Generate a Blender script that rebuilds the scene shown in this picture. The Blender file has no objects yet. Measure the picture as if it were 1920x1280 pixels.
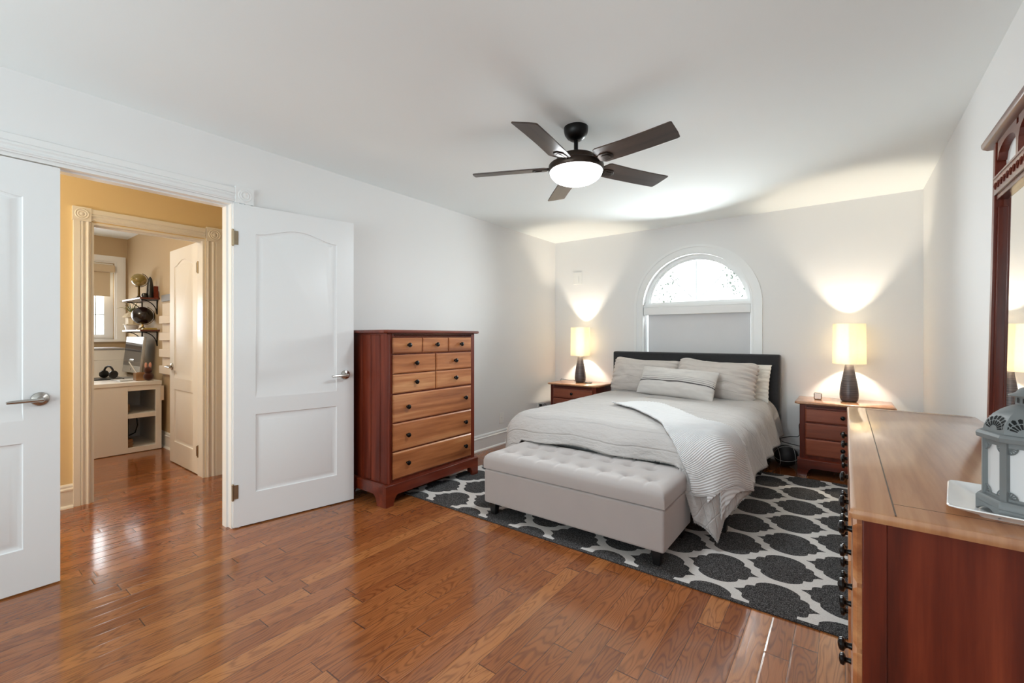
import bpy, bmesh, math, random
from mathutils import Vector, Matrix, noise
from math import sin, cos, pi, sqrt, hypot, radians, exp, atan2, tan

# ------------------------------------------------------------------ camera, light, exposure
S = bpy.context.scene
COL = S.collection
random.seed(4)
FPX, YAW, CAMH = 828.0, 37.05, 1.205
cd = bpy.data.cameras.new('camera'); cam = bpy.data.objects.new('camera', cd); COL.objects.link(cam)
cd.sensor_width = 36.0; cd.lens = FPX * 36.0 / 1920.0; cd.shift_y = -10.0 / 1920.0; cd.clip_start = 0.02
cam.location = (0, 0, CAMH); cam.rotation_euler = (radians(90), 0, radians(YAW))
S.camera = cam
S.view_settings.view_transform = 'Standard'; S.view_settings.look = 'None'
S.view_settings.gamma = 1.0; S.view_settings.use_curve_mapping = False
S.view_settings.exposure = 0.11
S.cycles.use_denoising = True
S.cycles.max_bounces = 10; S.cycles.diffuse_bounces = 6; S.cycles.glossy_bounces = 5; S.cycles.transparent_max_bounces = 12
S.cycles.sample_clamp_indirect = 6.0; S.cycles.caustics_reflective = False; S.cycles.caustics_refractive = False

W = bpy.data.worlds.new('world'); S.world = W; W.use_nodes = True
W.node_tree.nodes['Background'].inputs[0].default_value = (0.93, 0.97, 1.0, 1)
W.node_tree.nodes['Background'].inputs[1].default_value = 2.6

def light(name, kind, loc, power, color, rot=(0, 0, 0), size=None, sy=None, radius=None, spread=None):
    l = bpy.data.lights.new(name, kind); l.energy = power; l.color = color
    if size: l.shape = 'RECTANGLE'; l.size = size; l.size_y = sy or size
    if radius is not None: l.shadow_soft_size = radius
    if spread: l.spread = spread
    o = bpy.data.objects.new(name, l); COL.objects.link(o); o.location = loc; o.rotation_euler = rot
    return o
XL, XR, YF, YB, ZC = -3.07, 0.52, 5.02, -2.1, 2.433      # bedroom shell
WT = 0.115                                               # partition thickness
XH = -4.36                                               # hall's far wall
XO, YO, ZO = -7.45, 1.57, 2.46                           # office window wall, right wall, ceiling
# added rear fill tilted up at the ceiling; daylight through the arched and office windows
light('added_rear_fill', 'AREA', (-1.45, YB + 0.03, 1.40), 50, (0.82, 0.95, 1.0), (radians(116), 0, 0), 2.6, 1.4)
light('daylight_arched_window', 'AREA', (-1.32, YF + 0.30, 1.8), 75, (0.95, 0.98, 1.0), (radians(-75), 0, 0), 1.1, 0.5)
light('daylight_office_window', 'AREA', (XO - 0.02, 0.55, 1.45), 24, (0.95, 0.98, 1.0), (0, radians(-90), 0), 0.9, 1.6)
WARM = (1.0, 0.72, 0.42)
light('hall_fill_light', 'POINT', (-3.75, -0.75, 1.55), 38, (1.0, 0.89, 0.69), radius=0.10)  # unseen fill added in the hall, floating at mid height without a fixture
light('office_fill_light', 'POINT', (-5.15, 0.1, 2.25), 32, (1.0, 0.87, 0.68), radius=0.12)  # unseen fill added to brighten the desk front and office walls

# ------------------------------------------------------------------ materials
def lin(c):
    c = c / 255.0
    return c / 12.92 if c <= 0.04045 else ((c + 0.055) / 1.055) ** 2.4
def rgb(r, g, b): return (lin(r), lin(g), lin(b), 1.0)

class NT:
    def __init__(self, name):
        self.m = bpy.data.materials.new(name); self.m.use_nodes = True
        self.t = self.m.node_tree; self.n = self.t.nodes; self.l = self.t.links
        self.b = self.n['Principled BSDF']; self.out = self.n['Material Output']
    def new(self, kind, **kw):
        nd = self.n.new(kind)
        for k, v in kw.items(): setattr(nd, k, v)
        return nd
    def link(self, a, b): self.l.new(a, b)
    def math(self, op, a, b=None, c=None):
        nd = self.n.new('ShaderNodeMath'); nd.operation = op
        for i, v in enumerate((a, b, c)):
            if v is None: continue
            if isinstance(v, (int, float)): nd.inputs[i].default_value = v
            else: self.l.new(v, nd.inputs[i])
        return nd.outputs[0]
    def coord(self, which='Object'):
        return self.n.new('ShaderNodeTexCoord').outputs[which]
    def xyz(self, v):
        s = self.n.new('ShaderNodeSeparateXYZ'); self.l.new(v, s.inputs[0]); return s.outputs
    def comb(self, x, y, z):
        c = self.n.new('ShaderNodeCombineXYZ')
        for i, v in enumerate((x, y, z)):
            if isinstance(v, (int, float)): c.inputs[i].default_value = v
            else: self.l.new(v, c.inputs[i])
        return c.outputs[0]
    def noise(self, vec, scale, detail=3.0, rough=0.5):
        nd = self.n.new('ShaderNodeTexNoise'); nd.inputs['Scale'].default_value = scale
        nd.inputs['Detail'].default_value = detail; nd.inputs['Roughness'].default_value = rough
        if vec is not None: self.l.new(vec, nd.inputs['Vector'])
        return nd.outputs['Fac']
    def white(self, vec):
        nd = self.n.new('ShaderNodeTexWhiteNoise'); nd.noise_dimensions = '3D'; self.l.new(vec, nd.inputs['Vector']); return nd.outputs['Value']
    def ramp(self, fac, stops):
        nd = self.n.new('ShaderNodeValToRGB'); cr = nd.color_ramp
        while len(cr.elements) < len(stops): cr.elements.new(0.5)
        for e, (p, c) in zip(cr.elements, stops): e.position = p; e.color = c
        self.l.new(fac, nd.inputs[0]); return nd.outputs[0]
    def mix(self, fac, a, b, blend='MIX'):
        nd = self.n.new('ShaderNodeMix'); nd.data_type = 'RGBA'; nd.blend_type = blend
        for s, v in ((nd.inputs[0], fac), (nd.inputs[6], a), (nd.inputs[7], b)):
            if isinstance(v, (int, float)): s.default_value = v
            elif isinstance(v, tuple): s.default_value = v
            else: self.l.new(v, s)
        return nd.outputs[2]
    def bump(self, h, strength=0.3, dist=0.01):
        nd = self.n.new('ShaderNodeBump'); nd.inputs['Strength'].default_value = strength; nd.inputs['Distance'].default_value = dist
        self.l.new(h, nd.inputs['Height']); self.l.new(nd.outputs[0], self.b.inputs['Normal']); return nd
    def base(self, c):
        if isinstance(c, tuple): self.b.inputs['Base Color'].default_value = c
        else: self.l.new(c, self.b.inputs['Base Color'])
    def set(self, **kw):
        for k, v in kw.items():
            s = self.b.inputs[k.replace('_', ' ')]
            if isinstance(v, (int, float, tuple)): s.default_value = v
            else: self.l.new(v, s)

def paint(name, col, rough=0.6, bump=0.05, scale=220, spec=0.35):
    k = NT(name); n = k.noise(k.coord(), scale, 2)
    k.base(k.mix(k.math('MULTIPLY', k.noise(k.coord(), 2.0, 2), 0.06), col, tuple(x * 0.86 for x in col[:3]) + (1,)))
    k.set(Roughness=rough, Specular_IOR_Level=spec)
    if bump: k.bump(n, bump, 0.002)
    return k.m
def metal(name, col, rough=0.3, met=1.0):
    k = NT(name); k.base(k.mix(k.noise(k.coord(), 60, 3), col, tuple(x * 0.8 for x in col[:3]) + (1,)))
    k.set(Roughness=rough, Metallic=met); return k.m
def fabric(name, col, rough=0.9, wscale=900, bump=0.25, mottle=0.12, mscale=9, sheen=0.3):
    k = NT(name); c = k.coord()
    k.base(k.mix(k.noise(c, mscale, 4, 0.6), tuple(x * (1 - mottle) for x in col[:3]) + (1,), tuple(min(1, x * (1 + mottle)) for x in col[:3]) + (1,)))
    k.set(Roughness=rough, Sheen_Weight=sheen, Specular_IOR_Level=0.2)
    k.bump(k.noise(c, wscale, 2), bump, 0.002); return k.m
def wood(name, dark, mid, light_, axis='Z', rough=0.28, scale=1.0, coat=0.25, spec=0.5):
    k = NT(name); s = k.xyz(k.coord())
    st = {'X': (1.6, 26, 26), 'Y': (26, 1.6, 26), 'Z': (26, 26, 1.6)}[axis]
    v = k.comb(k.math('MULTIPLY', s[0], st[0] * scale), k.math('MULTIPLY', s[1], st[1] * scale), k.math('MULTIPLY', s[2], st[2] * scale))
    n1 = k.noise(v, 1.0, 5, 0.62); n2 = k.noise(v, 0.32, 2)
    f = k.math('ADD', k.math('MULTIPLY', n1, 0.55), k.math('MULTIPLY', n2, 0.45))
    c = k.ramp(f, [(0.30, dark), (0.50, mid), (0.68, light_)])
    fine = k.noise(v, 7.0, 2)
    k.base(k.mix(k.math('MULTIPLY', fine, 0.22), c, dark))
    k.set(Roughness=rough, Coat_Weight=coat, Coat_Roughness=0.15, Specular_IOR_Level=spec)
    k.bump(n1, 0.05, 0.002); return k.m
def pane_glass(name):
    k = NT(name); tr = k.new('ShaderNodeBsdfTransparent'); gl = k.new('ShaderNodeBsdfGlossy'); gl.inputs['Roughness'].default_value = 0.02
    tr.inputs[0].default_value = (0.97, 0.99, 0.98, 1)
    fr = k.new('ShaderNodeFresnel'); fr.inputs[0].default_value = 1.35
    mx = k.new('ShaderNodeMixShader'); k.link(fr.outputs[0], mx.inputs[0]); k.link(tr.outputs[0], mx.inputs[1]); k.link(gl.outputs[0], mx.inputs[2])
    k.link(mx.outputs[0], k.out.inputs[0]); return k.m
def glow(name, col, strength):
    k = NT(name); k.base(col); k.set(Roughness=0.4, Emission_Color=col, Emission_Strength=strength); return k.m

M = {}
M['wall'] = paint('wall_paint', rgb(232, 232, 232), 0.7)
M['ceiling'] = paint('ceiling_paint', rgb(245, 251, 252), 0.85, 0.04)
M['trim'] = paint('white_trim_paint', rgb(235, 236, 236), 0.32, 0.0, spec=0.5)
M['door'] = paint('white_door_paint', rgb(234, 236, 237), 0.34, 0.02, 90, spec=0.5)
M['hall'] = paint('hall_ochre_paint', rgb(228, 208, 166), 0.6)
M['office'] = paint('office_taupe_paint', rgb(190, 168, 136), 0.7)
M['nickel'] = metal('satin_nickel', rgb(190, 186, 180), 0.25)
M['brass'] = metal('aged_hinge_metal', rgb(170, 155, 130), 0.35)
M['black_metal'] = metal('black_metal', rgb(28, 27, 27), 0.35, 0.7)
M['bronze'] = metal('dark_bronze', rgb(60, 50, 44), 0.32, 0.85)
M['knob'] = metal('black_knob', rgb(20, 18, 18), 0.22, 0.5)
M['glass'] = pane_glass('window_glass')
CD, CM, CL = rgb(58, 18, 9), rgb(102, 37, 19), rgb(134, 58, 33)
M['cherry_v'] = wood('cherry_upright', CD, CM, CL, 'Z', 0.40, 1.0, 0.04, 0.28)
M['cherry_x'] = wood('cherry_along_x', CD, CM, CL, 'X')
M['cherry_y'] = wood('cherry_along_y', CD, CM, CL, 'Y')
DD, DM, DL = rgb(108, 54, 28), rgb(178, 112, 68), rgb(222, 166, 114)
M['drawer_y'] = wood('drawer_front_along_y', DD, DM, DL, 'Y', 0.3, 0.8)
M['drawer_x'] = wood('drawer_front_along_x', rgb(92, 40, 24), rgb(134, 66, 42), rgb(156, 84, 56), 'X', 0.3, 0.8)
M['carved'] = paint('carved_shade_tone', rgb(52, 20, 12), 0.5, 0)  # dark colour standing in for the shade of the carved zigzag
M['blade'] = wood('dark_walnut_blade', rgb(38, 27, 22), rgb(66, 50, 42), rgb(84, 66, 54), 'X', 0.4, 1.0, 0.1)
M['white_glaze'] = paint('white_ceramic', rgb(238, 238, 238), 0.15, 0.0, spec=0.6)
M['plastic'] = paint('white_plastic', rgb(236, 236, 234), 0.35, 0.0, spec=0.5)
M['black_plastic'] = paint('black_plastic', rgb(18, 18, 19), 0.35, 0.0, spec=0.5)
M['grey_lantern'] = paint('grey_lantern_paint', rgb(112, 116, 117), 0.45, 0.03, 300, spec=0.45)
M['headboard'] = fabric('charcoal_linen', rgb(50, 50, 52), 0.95, 420, 0.5, 0.22, 60)
M['bench'] = fabric('grey_velvet', rgb(172, 165, 163), 0.85, 700, 0.15, 0.05, 7, 0.6)
M['lumbar_cloth'] = None

def mat_floor():
    k = NT('oak_strip_floor'); s = k.xyz(k.coord()); PW = 0.083
    xi = k.math('DIVIDE', s[0], PW); i = k.math('FLOOR', xi); fx = k.math('FRACT', xi)
    r1 = k.white(k.comb(i, 3.3, 1.7))
    yy = k.math('DIVIDE', k.math('ADD', s[1], k.math('MULTIPLY', r1, 7.0)), k.math('ADD', 0.55, k.math('MULTIPLY', k.white(k.comb(i, 9.1, 4.2)), 0.7)))
    j = k.math('FLOOR', yy); fy = k.math('FRACT', yy)
    pid = k.white(k.comb(i, j, 2.0)); pid2 = k.white(k.comb(i, j, 8.0))
    ox = k.math('ADD', s[0], k.math('MULTIPLY', pid, 31.0)); oy = k.math('ADD', s[1], k.math('MULTIPLY', pid2, 47.0))
    warp = k.noise(k.comb(k.math('MULTIPLY', ox, 10.0), k.math('MULTIPLY', oy, 1.5), pid), 1.0, 2, 0.5)
    ring = k.math('SINE', k.math('ADD', k.math('MULTIPLY', warp, 130.0), k.math('MULTIPLY', ox, 220.0)))
    ring = k.math('POWER', k.math('ADD', k.math('MULTIPLY', ring, 0.5), 0.5), 3.0)
    fine = k.noise(k.comb(k.math('MULTIPLY', ox, 420.0), k.math('MULTIPLY', oy, 9.0), 0.0), 1.0, 3, 0.6)
    tone = k.ramp(pid, [(0.0, rgb(140, 80, 42)), (0.5, rgb(152, 91, 49)), (0.85, rgb(162, 99, 55)), (1.0, rgb(178, 116, 66))])
    dark = k.ramp(pid, [(0.0, rgb(74, 32, 14)), (1.0, rgb(96, 48, 22))])
    g = k.math('ADD', k.math('MULTIPLY', ring, 0.62), k.math('MULTIPLY', k.math('SUBTRACT', fine, 0.42), 1.3))
    g = k.math('MAXIMUM', k.math('MINIMUM', g, 1.0), 0.0)
    col = k.mix(k.math('MULTIPLY', g, 0.75), tone, dark)
    ex = k.math('MINIMUM', fx, k.math('SUBTRACT', 1.0, fx)); ey = k.math('MINIMUM', fy, k.math('SUBTRACT', 1.0, fy))
    sx = k.math('LESS_THAN', ex, 0.011); sy = k.math('LESS_THAN', ey, 0.0022)
    seam = k.math('MAXIMUM', sx, sy)
    col = k.mix(k.math('MULTIPLY', seam, 0.8), col, rgb(44, 18, 8))
    k.base(col); k.set(Roughness=k.math('ADD', 0.13, k.math('MULTIPLY', fine, 0.10)), Specular_IOR_Level=0.5, Coat_Weight=0.3, Coat_Roughness=0.08)
    rise = k.math('MINIMUM', k.math('MULTIPLY', ex, 14.0), 1.0)
    rise2 = k.math('MINIMUM', k.math('MULTIPLY', ey, 70.0), 1.0)
    h = k.math('ADD', k.math('MULTIPLY', k.math('MULTIPLY', rise, rise2), 0.8), k.math('MULTIPLY', g, -0.10))
    tilt = k.math('MULTIPLY', k.math('SUBTRACT', pid2, 0.5), k.math('MULTIPLY', fx, 0.6))
    wob = k.math('MULTIPLY', k.noise(k.comb(k.math('MULTIPLY', s[0], 9.0), k.math('MULTIPLY', s[1], 2.5), 0.0), 1.0, 2), 0.7)
    k.bump(k.math('ADD', k.math('ADD', h, tilt), wob), 0.5, 0.0011)
    return k.m
M['floor'] = mat_floor()

def mat_rug():
    k = NT('trellis_rug'); s = k.xyz(k.coord()); DX, DY = 0.514, 0.340
    prof = [(0.0, .150), (.030, .147), (.056, .136), (.077, .120), (.090, .103), (.0915, .076), (.106, .073), (.120, .065), (.128, .054), (.1295, .027), (.147, .012), (.170, .0), (.19, -.02)]
    def cell(x0, y0):
        fx = k.math('ABSOLUTE', k.math('MULTIPLY', k.math('SUBTRACT', k.math('FRACT', k.math('ADD', k.math('DIVIDE', k.math('SUBTRACT', s[0], x0), DX), 0.5)), 0.5), DX))
        fy = k.math('ABSOLUTE', k.math('MULTIPLY', k.math('SUBTRACT', k.math('FRACT', k.math('ADD', k.math('DIVIDE', k.math('SUBTRACT', s[1], y0), DY), 0.5)), 0.5), DY))
        nd = k.new('ShaderNodeFloatCurve'); cv = nd.mapping.curves[0]
        pts = [(a / 0.19, (b + 0.02) / 0.2) for a, b in prof]
        cv.points[0].location = pts[0]; cv.points[1].location = pts[-1]
        for p in pts[1:-1]: cv.points.new(*p)
        for p in cv.points: p.handle_type = 'VECTOR'
        nd.mapping.update()
        k.link(k.math('MINIMUM', k.math('DIVIDE', fx, 0.19), 1.0), nd.inputs['Value'])
        h = k.math('SUBTRACT', k.math('MULTIPLY', nd.outputs[0], 0.2), 0.02)
        return k.math('MULTIPLY', k.math('LESS_THAN', fy, h), k.math('LESS_THAN', fx, 0.172))
    d = k.math('MAXIMUM', cell(-0.255, 2.655), cell(-0.255 + 0.257, 2.655 + 0.170))
    edge = k.math('LESS_THAN', s[1], 2.2 + 0.018)
    d = k.math('MAXIMUM', d, edge)
    sp = k.noise(k.coord(), 260, 3, 0.85)
    dk = k.ramp(sp, [(0.34, rgb(16, 16, 17)), (0.5, rgb(50, 49, 50)), (0.64, rgb(140, 138, 138))])
    lt = k.ramp(sp, [(0.3, rgb(196, 192, 189)), (0.7, rgb(226, 223, 220))])
    k.base(k.mix(d, lt, dk)); k.set(Roughness=0.97, Specular_IOR_Level=0.1)
    k.bump(k.math('ADD', sp, k.math('MULTIPLY', d, -0.4)), 0.6, 0.004); return k.m
M['rug'] = mat_rug()

# ------------------------------------------------------------------ mesh builder
class MB:
    def __init__(self): self.v = []; self.f = []; self.uv = None
    def add(self, vs, fs):
        o = len(self.v); self.v += [tuple(p) for p in vs]; self.f += [tuple(i + o for i in f) for f in fs]; return self
    def box(self, x0, x1, y0, y1, z0, z1):
        x0, x1 = min(x0, x1), max(x0, x1); y0, y1 = min(y0, y1), max(y0, y1); z0, z1 = min(z0, z1), max(z0, z1)
        return self.add([(x0, y0, z0), (x1, y0, z0), (x1, y1, z0), (x0, y1, z0), (x0, y0, z1), (x1, y0, z1), (x1, y1, z1), (x0, y1, z1)],
                        [(0, 3, 2, 1), (4, 5, 6, 7), (0, 1, 5, 4), (1, 2, 6, 5), (2, 3, 7, 6), (3, 0, 4, 7)])
    def prism(self, poly, axis, a, b):
        # poly in the two other axes: X:(y,z) Y:(x,z) Z:(x,y)
        def p(q, w): return {'X': (w, q[0], q[1]), 'Y': (q[0], w, q[1]), 'Z': (q[0], q[1], w)}[axis]
        n = len(poly); vs = [p(q, a) for q in poly] + [p(q, b) for q in poly]
        fs = [tuple(range(n - 1, -1, -1)), tuple(range(n, 2 * n))] + [(i, (i + 1) % n, n + (i + 1) % n, n + i) for i in range(n)]
        return self.add(vs, fs)
    def lathe(self, prof, c=(0, 0, 0), axis='Z', seg=32, caps=True):
        # prof: (radius, height)
        def p(r, h, a):
            x, y = r * cos(a), r * sin(a)
            if axis == 'Z': return (c[0] + x, c[1] + y, c[2] + h)
            if axis == 'X': return (c[0] + h, c[1] + x, c[2] + y)
            if axis == '-X': return (c[0] - h, c[1] - x, c[2] + y)
            if axis == '-Y': return (c[0] + x, c[1] - h, c[2] + y)
            return (c[0] + x, c[1] + h, c[2] - y)
        vs = [p(r, h, 2 * pi * i / seg) for r, h in prof for i in range(seg)]; fs = []
        for k in range(len(prof) - 1):
            for i in range(seg):
                j = (i + 1) % seg; fs.append((k * seg + i, k * seg + j, (k + 1) * seg + j, (k + 1) * seg + i))
        if caps:
            fs.append(tuple(range(seg - 1, -1, -1))); b = (len(prof) - 1) * seg; fs.append(tuple(range(b, b + seg)))
        return self.add(vs, fs)
    def tube(self, pts, r, seg=8, closed=False):
        pts = [Vector(p) for p in pts]; n = len(pts); vs = []; fs = []
        rr = r if isinstance(r, (list, tuple)) else [r] * n
        up = Vector((0, 0, 1)); prev = None
        for i, p in enumerate(pts):
            a = pts[(i - 1) % n] if (i > 0 or closed) else p; b = pts[(i + 1) % n] if (i < n - 1 or closed) else p
            t = (b - a).normalized() if (b - a).length > 1e-9 else Vector((0, 0, 1))
            if prev is None:
                u = t.cross(up)
                if u.length < 1e-3: u = t.cross(Vector((1, 0, 0)))
            else: u = prev - t * prev.dot(t)
            u.normalize(); prev = u; w = t.cross(u)
            for k in range(seg):
                q = 2 * pi * k / seg; vs.append(p + (u * cos(q) + w * sin(q)) * rr[i])
        for i in range(n if closed else n - 1):
            for k in range(seg):
                k2 = (k + 1) % seg; i2 = (i + 1) % n
                fs.append((i * seg + k, i * seg + k2, i2 * seg + k2, i2 * seg + k))
        if not closed: fs += [tuple(range(seg - 1, -1, -1)), tuple(range((n - 1) * seg, n * seg))]
        return self.add(vs, fs)
    def grid(self, fn, nu, nv, wrap=False):
        o = len(self.v); vs = [fn(i / nu, j / nv) for j in range(nv + 1) for i in range(nu + 1)]
        fs = [(j * (nu + 1) + i, j * (nu + 1) + i + 1, (j + 1) * (nu + 1) + i + 1, (j + 1) * (nu + 1) + i) for j in range(nv) for i in range(nu)]
        return self.add(vs, fs)
    def sphere(self, c, r, seg=24, rings=14, sz=1.0):
        prof = [(max(1e-4, r * sin(pi * k / rings)), -r * sz * cos(pi * k / rings)) for k in range(rings + 1)]
        return self.lathe(prof, c, 'Z', seg)
    def move(self, d): self.v = [(p[0] + d[0], p[1] + d[1], p[2] + d[2]) for p in self.v]; return self
    def xform(self, mtx, start=0):
        self.v[start:] = [tuple(mtx @ Vector(p)) for p in self.v[start:]]; return self

def root_of(o):
    while o.parent: o = o.parent
    return o
def obj(name, mb, mat, parent=None, bevel=0.0, smooth=True, ang=35, uv=None, seg=2):
    off = Vector((0, 0, 0))
    if parent is not None:
        r = root_of(parent)
        if not r.get('_local'): off = r.location
    me = bpy.data.meshes.new(name)
    me.from_pydata([tuple(Vector(p) - off) for p in mb.v], [], mb.f); me.update()
    bm = bmesh.new(); bm.from_mesh(me); bmesh.ops.recalc_face_normals(bm, faces=bm.faces); bm.to_mesh(me); bm.free()
    o = bpy.data.objects.new(name, me); COL.objects.link(o)
    if mat: me.materials.append(mat)
    if parent is not None: o.parent = parent
    if smooth:
        me.polygons.foreach_set('use_smooth', [True] * len(me.polygons)); me.set_sharp_from_angle(angle=radians(ang))
    if uv is not None:
        L = me.uv_layers.new(name='UVMap')
        for lp in me.loops: L.data[lp.index].uv = uv[lp.vertex_index]
    if bevel:
        b = o.modifiers.new('bevel', 'BEVEL'); b.width = bevel; b.segments = seg; b.limit_method = 'ANGLE'; b.angle_limit = radians(40)
        b.harden_normals = False
    return o
def tag(o, label, cat, group=None):
    o['label'] = label; o['category'] = cat
    if group: o['group'] = group
    return o
def thing(name, label, cat, loc=(0, 0, 0), rotz=0.0, group=None, local=False):
    o = bpy.data.objects.new(name, None); COL.objects.link(o); o.location = loc; o.rotation_euler = (0, 0, rotz)
    o.empty_display_size = 0.1
    if local: o['_local'] = 1
    return tag(o, label, cat, group)
def struct(name, mb, mat, parent=None, bevel=0.0, **kw):
    o = obj(name, mb, mat, parent, bevel, **kw)
    if parent is None: o['kind'] = 'structure'
    return o
def struct_root(name, loc=(0, 0, 0), rotz=0.0, local=False):
    o = bpy.data.objects.new(name, None); COL.objects.link(o); o.location = loc; o.rotation_euler = (0, 0, rotz); o['kind'] = 'structure'
    if local: o['_local'] = 1
    return o
def copy_tree(o, parent=None):
    c = o.copy(); COL.objects.link(c)
    if parent is not None: c.parent = parent
    for ch in list(o.children): copy_tree(ch, c)
    return c

# ------------------------------------------------------------------ room shell
struct('floor', MB().box(-8.0, XR + 0.2, -2.6, YF + 0.3, -0.12, 0.0), M['floor'], smooth=False)
struct('ceiling', MB().box(XL - WT, XR + 0.2, YB - 0.2, YF + 0.2, ZC, ZC + 0.12), M['ceiling'], smooth=False)
struct('ceiling_hall', MB().box(XH, XL - WT, YB - 0.2, 3.4, ZC + 0.02, ZC + 0.14), M['ceiling'], smooth=False)
struct('ceiling_office', MB().box(XO - 0.2, XH, -1.6, YO + 0.1, ZO, ZO + 0.12), M['ceiling'], smooth=False)
D0, D1, DH = -0.385, 1.165, 2.045          # double doorway in the left wall
w = MB(); w.box(XL - WT, XL, YB - 0.2, D0, 0, ZC); w.box(XL - WT, XL, D1, YF + 0.2, 0, ZC); w.box(XL - WT, XL, D0, D1, DH, ZC)
wl = struct('wall_left', w, M['wall'], smooth=False)
w = MB(); hx = XL - WT - 0.004
w.box(hx, XL - WT - 0.0001, YB, D0, 0, ZC); w.box(hx, XL - WT - 0.0001, D1, 3.4, 0, ZC); w.box(hx, XL - WT - 0.0001, D0, D1, DH, ZC)
struct('wall_hall_near', w, M['hall'], smooth=False)
struct('wall_right', MB().box(XR, XR + 0.2, YB - 0.2, YF + 0.2, 0, ZC), M['wall'], smooth=False)
# far wall with the arched opening
WX, WR, WS, W0 = -1.319, 0.562, 1.540, 0.72   # arch centre, radius, spring line, sill
w = MB(); ya, yb = YF, YF + 0.2
w.prism([(XL, 0), (WX - WR, 0), (WX - WR, ZC), (XL, ZC)], 'Y', ya, yb)
w.prism([(WX + WR, 0), (XR, 0), (XR, ZC), (WX + WR, ZC)], 'Y', ya, yb)
w.prism([(WX - WR, 0), (WX + WR, 0), (WX + WR, W0), (WX - WR, W0)], 'Y', ya, yb)
NA = 40
for i in range(NA):
    a, b = pi - pi * i / NA, pi - pi * (i + 1) / NA
    x0, z0, x1, z1 = WX + WR * cos(a), WS + WR * sin(a), WX + WR * cos(b), WS + WR * sin(b)
    w.prism([(x0, z0), (x1, z1), (x1, ZC), (x0, ZC)], 'Y', ya, yb)
struct('wall_far', w, M['wall'], smooth=False)
# unseen wall behind the camera; its wide window is added to bring in daylight
w = MB(); bx0, bx1, bz0, bz1 = -2.8, -0.1, 0.7, 2.2
w.box(XL, bx0, YB - 0.2, YB, 0, ZC); w.box(bx1, XR, YB - 0.2, YB, 0, ZC); w.box(bx0, bx1, YB - 0.2, YB, 0, bz0); w.box(bx0, bx1, YB - 0.2, YB, bz1, ZC)
struct('wall_back', w, M['wall'], smooth=False)
wr = struct_root('added_window', (-1.45, YB - 0.1, bz0))
w = MB()
for x in (bx0, -1.475, bx1 - 0.05): w.box(x, x + 0.05, YB - 0.14, YB - 0.08, bz0, bz1)
for z in (bz0, bz1 - 0.05): w.box(bx0 + 0.05, bx1 - 0.05, YB - 0.14, YB - 0.08, z, z + 0.05)
obj('window_frame', w, M['trim'], wr); obj('pane', MB().box(bx0 + 0.05, bx1 - 0.05, YB - 0.113, YB - 0.108, bz0 + 0.05, bz1 - 0.05), M['glass'], wr)
# hall and office shell
H0, H1, HH = 0.715, 1.428, 2.03            # office doorway in the hall's far wall
w = MB(); w.box(XH - WT + 0.02, XH, YB, H0, 0, ZC + 0.02); w.box(XH - WT + 0.02, XH, H1, 3.4, 0, ZC + 0.02); w.box(XH - WT + 0.02, XH, H0, H1, HH, ZC + 0.02)
struct('wall_hall_far', w, M['hall'], smooth=False)
struct('wall_hall_end', MB().box(XH, XL - WT, 3.3, 3.4, 0, ZC + 0.02).box(XH, XL - WT, YB - 0.2, YB, 0, ZC + 0.02), M['hall'], smooth=False)
w = MB(); w.box(XH - WT, XH - WT + 0.02, -1.6, H0, 0, ZO); w.box(XH - WT, XH - WT + 0.02, H1, YO, 0, ZO); w.box(XH - WT, XH - WT + 0.02, H0, H1, HH, ZO)
struct('wall_office_near', w, M['office'], smooth=False)
struct('wall_office_right', MB().box(XO, XH - WT, YO, YO + 0.1, 0, ZO), M['office'], smooth=False)
struct('wall_office_left', MB().box(XO, XH - WT, -1.6, -1.5, 0, ZO), M['office'], smooth=False)
OW0, OW1, OZ0, OZ1 = 0.10, 1.44, 1.165, 2.13
w = MB(); w.box(XO - 0.2, XO, -1.6, OW0, 0, ZO); w.box(XO - 0.2, XO, OW1, YO + 0.1, 0, ZO); w.box(XO - 0.2, XO, OW0, OW1, 0, OZ0); w.box(XO - 0.2, XO, OW0, OW1, OZ1, ZO)
struct('wall_office_window', w, M['office'], smooth=False)

# baseboards: stepped profile (offset from wall, height)
BP = [(0, 0), (0.016, 0), (0.016, 0.118), (0.020, 0.122), (0.020, 0.132), (0.012, 0.140), (0.012, 0.152), (0.006, 0.163), (0, 0.165)]
SHOE = [(0, 0), (0.030, 0), (0.028, 0.010), (0.020, 0.018), (0.016, 0.020), (0, 0.020)]
def baseboard(name, wall, sgn, axis, a, b, runs=None):
    m = MB()
    for (p0, p1) in (runs or [(a, b)]):
        for prof in (BP, SHOE):
            if axis == 'Y': m.prism([(wall + sgn * d, z) for d, z in prof], 'Y', p0, p1)
            else: m.prism([(wall + sgn * d, z) for d, z in prof], 'X', p0, p1)
    return struct(name, m, M['trim'], smooth=False)
baseboard('baseboard_left', XL, 1, 'Y', 0, 0, [(YB, D0 - 0.09), (D1 + 0.10, YF)])
baseboard('baseboard_far', YF, -1, 'X', XL + 0.02, XR - 0.02)
baseboard('baseboard_right', XR, -1, 'Y', YB, YF - 0.02)
baseboard('baseboard_hall', XH, 1, 'Y', 0, 0, [(YB, H0 - 0.095), (H1 + 0.13, 3.3)])
baseboard('baseboard_office', YO, -1, 'X', XO, XH - WT)

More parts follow.
